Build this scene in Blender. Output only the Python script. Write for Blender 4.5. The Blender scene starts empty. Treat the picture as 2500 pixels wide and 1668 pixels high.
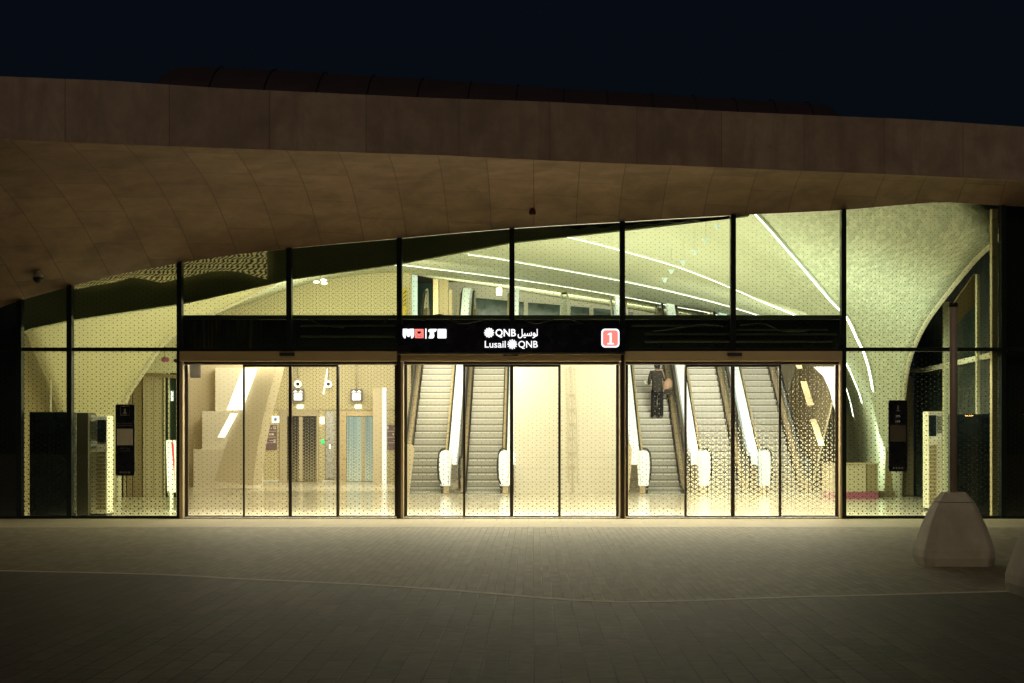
import bpy, bmesh, math, random
from math import radians, sin, cos, pi, sqrt
from mathutils import Vector, Matrix
random.seed(7)
S = bpy.context.scene
COL = S.collection
PROTO = {}

# ------------------------------------------------------------------ measuring helper
# survey of the place: the glass front is the plane y = 0, the pavement z = 0, the eye stands 33.3 m in front at 1.57 m
EYE = 33.333; EZ = 1.5667; FP = 4000.0; VX = 1225.0; VY = 1002.0
def P(px, py, Y):
    d = EYE + Y
    return Vector(((px - VX) * d / FP, Y, EZ + (VY - py) * d / FP))
def PX(px, Y): return (px - VX) * (EYE + Y) / FP
def PZ(py, Y): return EZ + (VY - py) * (EYE + Y) / FP
def G(px, py):
    d = EZ * FP / (py - VY)
    return ((px - VX) * d / FP, d - EYE)
def lerp_pts(pts, x):
    if x <= pts[0][0]: a, b = pts[0], pts[1]
    elif x >= pts[-1][0]: a, b = pts[-2], pts[-1]
    else:
        for a, b in zip(pts, pts[1:]):
            if a[0] <= x <= b[0]: break
    return a[1] + (b[1] - a[1]) * (x - a[0]) / (b[0] - a[0])

# ------------------------------------------------------------------ node helper
class NT:
    def __init__(s, name):
        s.m = bpy.data.materials.new(name); s.m.use_nodes = True
        s.t = s.m.node_tree; s.n = s.t.nodes; s.l = s.t.links
        s.n.clear(); s.out = s.n.new('ShaderNodeOutputMaterial')
    def new(s, typ, **kw):
        n = s.n.new(typ)
        for k, v in kw.items():
            if k.startswith('i_'):
                n.inputs[k[2:].replace('_', ' ')].default_value = v
            else: setattr(n, k, v)
        return n
    def link(s, a, b): s.l.new(a, b)
    def val(s, sock, v):
        if isinstance(v, (int, float)): sock.default_value = v
        elif isinstance(v, tuple): sock.default_value = v if len(v) == 4 or len(sock.default_value) == 3 else (*v, 1)
        else: s.l.new(v, sock)
    def math(s, op, a, b=0.0, c=None):
        n = s.n.new('ShaderNodeMath'); n.operation = op
        s.val(n.inputs[0], a); s.val(n.inputs[1], b)
        if c is not None: s.val(n.inputs[2], c)
        return n.outputs[0]
    def mix(s, f, a, b, blend='MIX'):
        n = s.n.new('ShaderNodeMix'); n.data_type = 'RGBA'; n.blend_type = blend
        s.val(n.inputs[0], f); s.val(n.inputs[6], a); s.val(n.inputs[7], b)
        return n.outputs[2]
    def mixf(s, f, a, b):
        n = s.n.new('ShaderNodeMix'); n.data_type = 'FLOAT'
        s.val(n.inputs[0], f); s.val(n.inputs[2], a); s.val(n.inputs[3], b)
        return n.outputs[0]
    def mixs(s, f, a, b):
        n = s.n.new('ShaderNodeMixShader'); s.val(n.inputs[0], f)
        s.l.new(a, n.inputs[1]); s.l.new(b, n.inputs[2]); return n.outputs[0]
    def noise(s, vec, scale, detail=4, rough=.55, dist=0):
        n = s.new('ShaderNodeTexNoise'); n.inputs['Scale'].default_value = scale
        n.inputs['Detail'].default_value = detail; n.inputs['Roughness'].default_value = rough
        n.inputs['Distortion'].default_value = dist
        if vec is not None: s.l.new(vec, n.inputs['Vector'])
        return n.outputs['Fac']
    def ramp(s, f, lo, hi, a=0.0, b=1.0):
        n = s.new('ShaderNodeMapRange'); n.inputs[1].default_value = lo; n.inputs[2].default_value = hi
        n.inputs[3].default_value = a; n.inputs[4].default_value = b; s.val(n.inputs[0], f)
        return n.outputs[0]
    def pos(s):
        return s.new('ShaderNodeNewGeometry').outputs['Position']
    def uv(s):
        return s.new('ShaderNodeTexCoord').outputs['UV']
    def obj(s):
        return s.new('ShaderNodeTexCoord').outputs['Object']
    def sep(s, v):
        n = s.new('ShaderNodeSeparateXYZ'); s.l.new(v, n.inputs[0]); return n.outputs
    def comb(s, x, y, z):
        n = s.new('ShaderNodeCombineXYZ')
        for i, q in enumerate((x, y, z)): s.val(n.inputs[i], q)
        return n.outputs[0]
    def mapping(s, v, scale=(1, 1, 1), loc=(0, 0, 0), rot=(0, 0, 0)):
        n = s.new('ShaderNodeMapping'); s.l.new(v, n.inputs[0])
        n.inputs['Scale'].default_value = scale; n.inputs['Location'].default_value = loc
        n.inputs['Rotation'].default_value = rot
        return n.outputs[0]
    def bump(s, h, strength=.3, dist=.02):
        n = s.new('ShaderNodeBump'); n.inputs['Strength'].default_value = strength
        n.inputs['Distance'].default_value = dist; s.l.new(h, n.inputs['Height'])
        return n.outputs[0]
    def bsdf(s, color, rough=.6, metal=0.0, normal=None, spec=.5, emit=None, estr=0.0, coat=0.0):
        n = s.new('ShaderNodeBsdfPrincipled')
        s.val(n.inputs['Base Color'], color); s.val(n.inputs['Roughness'], rough)
        s.val(n.inputs['Metallic'], metal); s.val(n.inputs['Specular IOR Level'], spec)
        if coat: n.inputs['Coat Weight'].default_value = coat; n.inputs['Coat Roughness'].default_value = .05
        if normal is not None: s.l.new(normal, n.inputs['Normal'])
        if emit is not None:
            s.val(n.inputs['Emission Color'], emit); s.val(n.inputs['Emission Strength'], estr)
        return n.outputs[0]
    def done(s, sh):
        s.l.new(sh, s.out.inputs[0]); return s.m
    def tri(s, u, v, a):
        """triangular lattice of side a with vertical columns -> (closeness to the cell centre 0..1, 1 where the cell points left)"""
        h = a * sqrt(3) / 2
        ss = s.math('DIVIDE', u, h)
        tt = s.math('SUBTRACT', s.math('DIVIDE', v, a), s.math('MULTIPLY', ss, .5))
        fs = s.math('FRACT', ss); ft = s.math('FRACT', tt)
        sm = s.math('ADD', fs, ft)
        left = s.math('GREATER_THAN', sm, 1.0)
        m1 = s.math('MINIMUM', s.math('SUBTRACT', 1.0, sm), s.math('MINIMUM', fs, ft))
        m2 = s.math('MINIMUM', s.math('SUBTRACT', sm, 1.0),
                    s.math('MINIMUM', s.math('SUBTRACT', 1.0, fs), s.math('SUBTRACT', 1.0, ft)))
        return s.math('MULTIPLY', s.mixf(left, m1, m2), 3.0), left

def plain(name, color, rough=.5, metal=0.0, var=.12, scale=6.0, spec=.5, bump=0.0, coat=0.0):
    t = NT(name); o = t.obj()
    f = t.noise(o, scale, 5)
    c2 = tuple(max(0, c * (1 - var * 2)) for c in color)
    c1 = tuple(min(1, c * (1 + var)) for c in color)
    col = t.mix(f, c2, c1)
    r = t.ramp(t.noise(o, scale * 2.3, 3), .3, .7, max(.02, rough - .08), min(1, rough + .08))
    nm = t.bump(t.noise(o, scale * 12, 4), bump, .01) if bump else None
    return t.done(t.bsdf(col, r, metal, nm, spec, coat=coat))

def glow(name, color, strength, base=None):
    t = NT(name)
    return t.done(t.bsdf(base or color, .4, emit=color, estr=strength))

M = {}
# ---- glass with printed triangles
def frit_glass(name, tint, kl, kr, haze=None, refl=1.0, ink=((.05, .046, .03), (.016, .015, .009))):
    """kl / kr: ((z0, k0), (z1, k1)) sizes of the left and right pointing triangles over height; haze: ((z0,k0),(z1,k1))"""
    t = NT(name); p = t.sep(t.pos()); x, z = p[0], p[2]
    m, left = t.tri(x, z, .0935)
    a = t.ramp(z, kl[0][0], kl[1][0], kl[0][1], kl[1][1]); b = t.ramp(z, kr[0][0], kr[1][0], kr[0][1], kr[1][1])
    k = t.mixf(left, b, a)
    mask = t.math('GREATER_THAN', m, t.math('SUBTRACT', 1.0, k))
    tr = t.new('ShaderNodeBsdfTransparent'); tr.inputs[0].default_value = (*tint, 1)
    gl = t.new('ShaderNodeBsdfGlossy'); gl.inputs['Roughness'].default_value = 0.0
    gl.inputs[0].default_value = (.95, 1, .97, 1)
    fr = t.new('ShaderNodeFresnel'); fr.inputs[0].default_value = 1.5
    ff = t.math('MULTIPLY', fr.outputs[0], refl)
    glass = t.mixs(ff, tr.outputs[0], gl.outputs[0])
    df = t.new('ShaderNodeBsdfDiffuse'); df.inputs[0].default_value = (*ink[0], 1)
    tl = t.new('ShaderNodeBsdfTranslucent'); tl.inputs[0].default_value = (*ink[1], 1)
    ad = t.new('ShaderNodeAddShader'); t.link(df.outputs[0], ad.inputs[0]); t.link(tl.outputs[0], ad.inputs[1])
    sh = glass
    if haze:
        hk = t.ramp(z, haze[0][0], haze[1][0], haze[0][1], haze[1][1])
        hm = t.math('GREATER_THAN', m, t.math('SUBTRACT', 1.0, hk))
        tl2 = t.new('ShaderNodeBsdfTranslucent'); tl2.inputs[0].default_value = (.90, .82, .56, 1)
        sh = t.mixs(t.math('MULTIPLY', hm, .52), sh, tl2.outputs[0])
    sh = t.mixs(mask, sh, ad.outputs[0])
    return t.done(sh)
M['pane'] = frit_glass('fritted_glass', (.82, .90, .68), ((.3, .42), (5.5, .19)), ((.3, .24), (5.5, .09)))
M['door_glass'] = frit_glass('door_glass', (.97, .95, .86), ((.2, .40), (2.8, .18)), ((.2, .20), (2.8, .07)), ink=((.10, .09, .05), (.10, .09, .055)))
M['door_glass_dense'] = frit_glass('dense_door_glass', (.97, .95, .86), ((.2, .34), (2.8, .15)), ((.2, .22), (2.8, .07)),
                                   haze=((.3, .78), (2.0, .20)), ink=((.10, .09, .05), (.20, .18, .11)))
t = NT('clear_glass')
tr = t.new('ShaderNodeBsdfTransparent'); tr.inputs[0].default_value = (.90, .95, .90, 1)
gl = t.new('ShaderNodeBsdfGlossy'); gl.inputs['Roughness'].default_value = 0.02
fr = t.new('ShaderNodeFresnel'); fr.inputs[0].default_value = 1.5
M['clear'] = t.done(t.mixs(fr.outputs[0], tr.outputs[0], gl.outputs[0]))
t = NT('glass_edge')
tr = t.new('ShaderNodeBsdfTransparent'); tr.inputs[0].default_value = (.97, .99, .97, 1)
M['edge'] = t.done(tr.outputs[0])
t = NT('smoked_glass')
tr = t.new('ShaderNodeBsdfTransparent'); tr.inputs[0].default_value = (.30, .34, .40, 1)
gl = t.new('ShaderNodeBsdfGlossy'); gl.inputs['Roughness'].default_value = 0.05
gl.inputs[0].default_value = (.8, .85, .95, 1)
df = t.new('ShaderNodeBsdfDiffuse'); df.inputs[0].default_value = (.06, .07, .10, 1)
fr = t.new('ShaderNodeFresnel'); fr.inputs[0].default_value = 1.6
M['smoked'] = t.done(t.mixs(fr.outputs[0], t.mixs(.65, tr.outputs[0], df.outputs[0]), gl.outputs[0]))

# ---- concrete of the canopy
def concrete(name, c1, c2, panels=None, fascia=False):
    t = NT(name); uv = t.uv(); p = t.pos()
    big = t.noise(p, .55, 5, .6, .4); mid = t.noise(p, 2.6, 6, .65); fine = t.noise(p, 40, 3)
    st = t.noise(t.mapping(p, (2.2, 2.2, .35)), 1.6, 6, .7); blot = t.noise(p, 1.3, 5, .6, .8)
    col = t.mix(t.ramp(big, .3, .7), c1, c2)
    col = t.mix(t.math('MULTIPLY', t.ramp(mid, .35, .75), .55), col, tuple(c * .55 for c in c1))
    col = t.mix(t.math('MULTIPLY', t.ramp(blot, .46, .70), .55), col, tuple(c * .5 for c in c1))
    if fascia: col = t.mix(t.math('MULTIPLY', t.ramp(st, .48, .72), .7), col, tuple(c * .6 for c in c1))
    col = t.mix(t.math('MULTIPLY', fine, .25), col, tuple(c * .7 for c in c2))
    h = t.math('ADD', t.math('MULTIPLY', fine, .3), mid)
    nrm = None
    if panels:
        bw, bh, off, mort = panels
        b = t.new('ShaderNodeTexBrick'); b.offset = off; b.offset_frequency = 2; b.squash = 1
        t.link(uv, b.inputs['Vector']); b.inputs['Scale'].default_value = 1
        b.inputs['Brick Width'].default_value = bw; b.inputs['Row Height'].default_value = bh
        b.inputs['Mortar Size'].default_value = mort; b.inputs['Mortar Smooth'].default_value = .2
        b.inputs['Color1'].default_value = (1, 1, 1, 1); b.inputs['Color2'].default_value = (.74, .74, .74, 1)
        b.inputs['Mortar'].default_value = (.9, .9, .9, 1)
        col = t.mix(.75, col, t.mix(1, col, b.outputs['Color'], 'MULTIPLY'))
        col = t.mix(t.math('MULTIPLY', b.outputs['Fac'], .55), col, tuple(c * .25 for c in c1))
        h = t.math('SUBTRACT', h, t.math('MULTIPLY', b.outputs['Fac'], 2.0))
    return t.done(t.bsdf(col, .75, 0, t.bump(h, .35, .01), .3))
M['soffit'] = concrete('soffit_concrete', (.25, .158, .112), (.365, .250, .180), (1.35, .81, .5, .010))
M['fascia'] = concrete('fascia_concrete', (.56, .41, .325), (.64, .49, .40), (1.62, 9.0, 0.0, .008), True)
M['roof'] = plain('roof_sheet', (.05, .032, .036), .6, 0, .2, 1.2)
M['cast'] = concrete('cast_concrete', (.74, .67, .52), (.84, .77, .61))

# ---- paving
def paving(name, bw, bh, c1, c2, mortar, rot=0.0, mort=.006, rough=.6, seed=0.0, jointf=.85):
    t = NT(name); p = t.pos()
    v = t.mapping(p, (1, 1, 1), (seed, seed, 0), (0, 0, rot))
    b = t.new('ShaderNodeTexBrick'); b.offset = .5; t.link(v, b.inputs['Vector'])
    b.inputs['Scale'].default_value = 1; b.inputs['Brick Width'].default_value = bw
    b.inputs['Row Height'].default_value = bh; b.inputs['Mortar Size'].default_value = mort
    b.inputs['Mortar Smooth'].default_value = .3
    b.inputs['Color1'].default_value = (*c1, 1); b.inputs['Color2'].default_value = (*c2, 1)
    b.inputs['Mortar'].default_value = (*c1, 1)
    n1 = t.noise(p, .45, 6, .65, .5); n2 = t.noise(p, 9, 5); n3 = t.noise(p, 1.7, 5, .6)
    col = t.mix(t.math('MULTIPLY', t.ramp(n1, .42, .68), .12), b.outputs['Color'], tuple(c * .5 for c in c1))
    col = t.mix(t.math('MULTIPLY', t.ramp(n3, .5, .75), .14), col, tuple(c * .6 for c in c2))
    col = t.mix(t.math('MULTIPLY', n2, .35), col, tuple(c * .62 for c in c2))
    col = t.mix(t.math('MULTIPLY', b.outputs['Fac'], jointf), col, mortar)
    h = t.math('SUBTRACT', t.math('MULTIPLY', n2, .4), b.outputs['Fac'])
    r = t.ramp(n2, .3, .7, rough - .06, rough + .08)
    return t.done(t.bsdf(col, r, 0, t.bump(h, .45, .006), .4))
M['slab'] = paving('slab_paving', .9, .18, (.185, .162, .122), (.12, .105, .08), (.02, .018, .015), radians(90), .0075)
M['brick'] = paving('brick_paving', .30, .098, (.43, .37, .24), (.26, .22, .135), (.05, .042, .028), radians(90), .0065, .62, .3)
M['granite'] = paving('granite_paving', .6, 1.05, (.48, .41, .28), (.42, .36, .245), (.12, .11, .09), 0, .004, .55, .1)
M['strip'] = plain('pale_stone', (.78, .71, .56), .6, 0, .1, 8)

# ---- interior
t = NT('polished_floor'); p = t.pos()
b = t.new('ShaderNodeTexBrick'); b.offset = 0; t.link(p, b.inputs['Vector']); b.inputs['Scale'].default_value = 1
b.inputs['Brick Width'].default_value = 1.2; b.inputs['Row Height'].default_value = 1.2
b.inputs['Mortar Size'].default_value = .004
b.inputs['Color1'].default_value = (.84, .785, .63, 1); b.inputs['Color2'].default_value = (.78, .72, .57, 1)
b.inputs['Mortar'].default_value = (.3, .25, .17, 1)
col = t.mix(t.math('MULTIPLY', t.noise(p, 3, 6), .35), b.outputs['Color'], (.70, .60, .42))
M['floor'] = t.done(t.bsdf(col, t.ramp(t.noise(p, 5, 3), .3, .7, .10, .22), 0, None, .6))

def plaster(name, c, rough=.55, scale=.5):
    t = NT(name); p = t.pos()
    f = t.noise(p, scale, 5, .6); g = t.noise(p, 24, 3)
    col = t.mix(f, tuple(q * .90 for q in c), tuple(min(1, q * 1.07) for q in c))
    return t.done(t.bsdf(col, rough, 0, t.bump(g, .06, .01), .35))
M['cream'] = plaster('cream_plaster', (.74, .70, .49))
M['cream_warm'] = plaster('warm_cream_wall', (.78, .735, .60))
M['tan'] = plaster('tan_panel', (.60, .52, .36))
M['tan_dark'] = plaster('dark_tan_panel', (.34, .27, .15))

# vault: small overlapping scale tiles that catch the light
t = NT('scale_tile_vault'); uv = t.uv(); u = t.sep(uv)
row = t.math('FLOOR', t.math('DIVIDE', u[1], .08))
sh = t.math('MULTIPLY', t.math('MODULO', row, 2.0), .055)
fx = t.math('SUBTRACT', t.math('FRACT', t.math('DIVIDE', t.math('ADD', u[0], sh), .11)), .5)
fy = t.math('FRACT', t.math('DIVIDE', u[1], .08))
rad = t.math('SQRT', t.math('ADD', t.math('MULTIPLY', fx, fx), t.math('MULTIPLY', t.math('MULTIPLY', fy, fy), .45)))
cell = t.comb(t.math('FLOOR', t.math('DIVIDE', t.math('ADD', u[0], sh), .11)), row, 0)
wn = t.new('ShaderNodeTexWhiteNoise'); wn.noise_dimensions = '2D'; t.link(cell, wn.inputs['Vector'])
p = t.pos(); px_ = t.sep(p)
near = t.math('MULTIPLY', t.ramp(px_[0], 4.2, 6.6), t.ramp(px_[1], 15.0, 7.0))
base = t.mix(t.noise(p, .5, 4), (.66, .69, .58), (.75, .77, .65))
base = t.mix(t.math('MULTIPLY', t.math('MULTIPLY', wn.outputs[0], near), .62), base, (.30, .35, .26))
bp = t.new('ShaderNodeBump'); bp.inputs['Distance'].default_value = .012
t.link(t.math('MULTIPLY', near, 1.0), bp.inputs['Strength'])
t.link(t.math('ADD', t.math('SUBTRACT', 1.0, rad), t.math('MULTIPLY', wn.outputs[0], .5)), bp.inputs['Height'])
M['vault'] = t.done(t.bsdf(base, t.mixf(near, .75, .40), 0, bp.outputs[0], t.mixf(near, .06, .45)))

# perforated wall
def tri_wall(name, c_bg, c_tri, a, kz, rough=.45, metal=0.0, axis=0, emit=None, estr=0.0):
    t = NT(name); p = t.sep(t.pos())
    m, left = t.tri(p[axis], p[2], a)
    k = t.ramp(p[2], kz[0][0], kz[1][0], kz[0][1], kz[1][1])
    k = t.mixf(left, t.math('MULTIPLY', k, .8), k)
    mask = t.math('GREATER_THAN', m, t.math('SUBTRACT', 1.0, k))
    col = t.mix(mask, c_bg, c_tri)
    return t.done(t.bsdf(col, rough, metal, None, .5, emit=emit if emit is None else col, estr=estr))
M['perf'] = tri_wall('perforated_cream_wall', (.74, .66, .40), (.36, .32, .18), .13, ((0, .5), (8, .45)))
M['lift_black'] = tri_wall('black_patterned_lift_glass', (.010, .008, .008), (.42, .37, .22), .105, ((.2, .80), (2.4, .18)))
t = NT('pale_blue_lift_glass'); p = t.sep(t.pos())
m_, left_ = t.tri(p[0], p[2], .105)
k_ = t.ramp(p[2], .2, 2.3, .75, .1)
mk = t.math('GREATER_THAN', m_, t.math('SUBTRACT', 1.0, k_))
stripe = t.ramp(t.noise(t.mapping(t.pos(), (9, 1, .05)), 1.0, 2), .35, .65)
c_ = t.mix(stripe, (.13, .25, .34), (.42, .58, .64))
c_ = t.mix(mk, c_, (.72, .78, .62))
M['lift_blue'] = t.done(t.bsdf(c_, .2, 0, None, .5, emit=c_, estr=.12))

# escalator steps: grooved aluminium
t = NT('grooved_step_metal'); o = t.obj(); q = t.sep(o)
g = t.math('ABSOLUTE', t.math('SUBTRACT', t.math('FRACT', t.math('MULTIPLY', q[0], 26.0)), .5))
col = t.mix(t.ramp(g, .1, .4), (.25, .25, .225), (.42, .425, .39))
col = t.mix(t.math('MULTIPLY', t.noise(t.pos(), 2.0, 4), .4), col, (.36, .33, .24))
col = t.mix(t.math('LESS_THAN', q[2], -.150), col, (.17, .16, .12))
col = t.mix(t.math('GREATER_THAN', q[2], -.028), col, (.60, .60, .53))
M['step'] = t.done(t.bsdf(col, .42, .35, None, .5))
M['steel'] = plain('brushed_steel', (.55, .56, .55), .3, .9, .1, 5)
M['dark_metal'] = plain('dark_metal', (.045, .042, .04), .4, .3, .2, 5)
M['mullion'] = plain('dark_green_aluminium', (.018, .024, .026), .35, .4, .2, 3)
M['door_frame'] = plain('bronze_door_frame', (.060, .045, .034), .4, .3, .2, 3)
M['header'] = plain('bronze_header', (.54, .43, .26), .55, .0, .1, 1.5)
M['rubber'] = plain('black_rubber', (.02, .02, .02), .5, 0, .2, 9)
M['white'] = plain('white_enamel', (.85, .86, .82), .3, 0, .04, 4)
M['added_glow'] = glow('white_panel_added_glow', (.93, 1.0, .98), .50, (.80, .84, .82))  # emission imitates strong light falling on white cladding
M['palepanel'] = glow('pale_blue_panel_added_glow', (.78, .93, .97), .42, (.70, .82, .84))  # same added glow in pale blue, no lamp behind it
M['deck'] = plain('champagne_decking', (.66, .53, .32), .32, .25, .06, 3)
t = NT('frosted_green_bulkhead')
d_ = t.new('ShaderNodeBsdfDiffuse'); d_.inputs[0].default_value = (.42, .45, .32, 1)
t_ = t.new('ShaderNodeBsdfTranslucent'); t.link(t.mix(t.noise(t.pos(), 1.2, 4), (.05, .058, .04), (.11, .115, .08)), t_.inputs[0])
a_ = t.new('ShaderNodeAddShader'); t.link(d_.outputs[0], a_.inputs[0]); t.link(t_.outputs[0], a_.inputs[1])
M['bulkhead'] = t.done(a_.outputs[0])
M['navy'] = plain('navy_panel', (.006, .007, .016), .3, 0, .2, 3)
M['darkblue'] = plain('dark_blue_screen', (.008, .018, .024), .25, 0, .3, 1.2)
M['brownbox'] = plain('brown_cabinet', (.07, .06, .035), .45, 0, .2, 2)
M['night'] = plain('black_partition', (.004, .005, .009), .6, 0, .2, 1)
M['led'] = glow('led_strip', (.93, .97, 1.0), 5.0)
M['lum_white'] = glow('lit_white_lettering', (.95, .96, 1.0), 1.25)
M['lum_soft'] = glow('softly_lit_white', (1, 1, .96), 1.1)
M['lum_red'] = glow('lit_red_panel', (.95, .22, .19), 1.15)
M['lum_red_dark'] = plain('dark_red_mark', (.18, .02, .02), .5)
M['sign_black'] = plain('sign_black', (.008, .008, .016), .25, 0, .2, 2)
M['sign_purple'] = plain('mauve_sign', (.23, .145, .16), .45, 0, .05, 2)
M['sign_grey'] = plain('grey_sign_frame', (.20, .18, .18), .45, 0, .05, 2)
M['ink'] = plain('grey_print', (.85, .82, .74), .5, 0, .05, 4)
M['ink_dim'] = plain('dim_print', (.24, .23, .20), .5, 0, .05, 4)
M['ink_blue'] = plain('blue_print', (.03, .06, .13), .5, 0, .05, 4)
M['label_blank'] = plain('blank_grey_label', (.75, .70, .58), .6, 0, .08, 6)
M['label_dim'] = plain('blank_brown_label', (.085, .07, .055), .6, 0, .08, 6)
M['print_white'] = plain('white_print', (.85, .82, .74), .5, 0, .03, 4)
M['yellow'] = plain('yellow_banner', (.80, .60, .03), .5, 0, .05, 4)
M['red'] = plain('red_stripe', (.50, .02, .05), .5, 0, .05, 4)
M['pink'] = plain('pink_plinth', (.42, .12, .20), .4, 0, .08, 3)
M['green_lum'] = glow('lit_green_mark', (.05, .75, .25), .8)
M['blue_mark'] = plain('blue_mark', (.15, .32, .62), .5, 0, .05, 4)
M['green_glass'] = plain('green_tinted_glass', (.035, .075, .058), .15, 0, .25, 1.5)
M['side_glass'] = plain('dark_side_glass', (.012, .022, .02), .35, 0, .25, 1.0, .3)
M['duct'] = plain('dull_duct', (.10, .12, .10), .5, .1, .2, 3)
M['alarm'] = plain('dark_red_alarm', (.10, .022, .022), .45, 0, .15, 6)
M['post'] = plain('brown_post', (.62, .48, .38), .5, .1, .15, 4)
t = NT('gold_reflection_glow'); uv = t.uv(); q = t.sep(uv)
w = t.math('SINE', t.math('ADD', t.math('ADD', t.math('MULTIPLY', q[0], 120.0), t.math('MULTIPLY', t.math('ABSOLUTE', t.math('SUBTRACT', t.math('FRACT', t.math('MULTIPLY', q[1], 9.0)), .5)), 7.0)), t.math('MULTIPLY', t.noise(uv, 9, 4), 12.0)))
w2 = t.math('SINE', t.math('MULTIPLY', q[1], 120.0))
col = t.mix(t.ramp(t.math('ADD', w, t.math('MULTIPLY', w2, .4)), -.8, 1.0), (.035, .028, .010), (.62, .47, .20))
M['gold'] = t.done(t.bsdf(col, .4, .3, None, .5, emit=col, estr=.42))  # emissive pattern paints the mirrored glow of a lit facade
t = NT('streaked_reflection'); q = t.sep(t.pos())
w = t.noise(t.mapping(t.pos(), (16, 1, .9)), 1.0, 3, .6, .4)
col = t.mix(t.ramp(w, .52, .72), (.012, .016, .016), (.15, .115, .04))
M['ribbed'] = t.done(t.bsdf(col, .5, .1, None, .4))  # faint streaks of a mirrored facade painted into the colour
t = NT('wrapped_wall'); q = t.pos()
w = t.noise(t.mapping(q, (5, 3, .9), rot=(0, .25, 0)), 1.0, 5, .6, 1.2)
col = t.mix(w, (.50, .41, .24), (.68, .58, .38))
M['wrap'] = t.done(t.bsdf(col, .16, .1, t.bump(w, .9, .08), .6))
# person
M['cloth_dark'] = plain('dark_jacket_cloth', (.05, .046, .04), .85, 0, .25, 14, .2, .3)
M['cloth_black'] = plain('black_trouser_cloth', (.018, .018, .02), .85, 0, .25, 14, .2, .3)
M['hair'] = plain('black_hair', (.012, .010, .009), .5, 0, .3, 40)
M['skin'] = plain('skin', (.36, .21, .14), .5, 0, .08, 12, .4)
M['leather'] = plain('tan_leather', (.36, .22, .14), .5, 0, .15, 10)
M['paper'] = plain('white_paper', (.85, .84, .80), .7, 0, .03, 8)
M['shoe'] = plain('black_shoe', (.012, .012, .012), .4)

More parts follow.
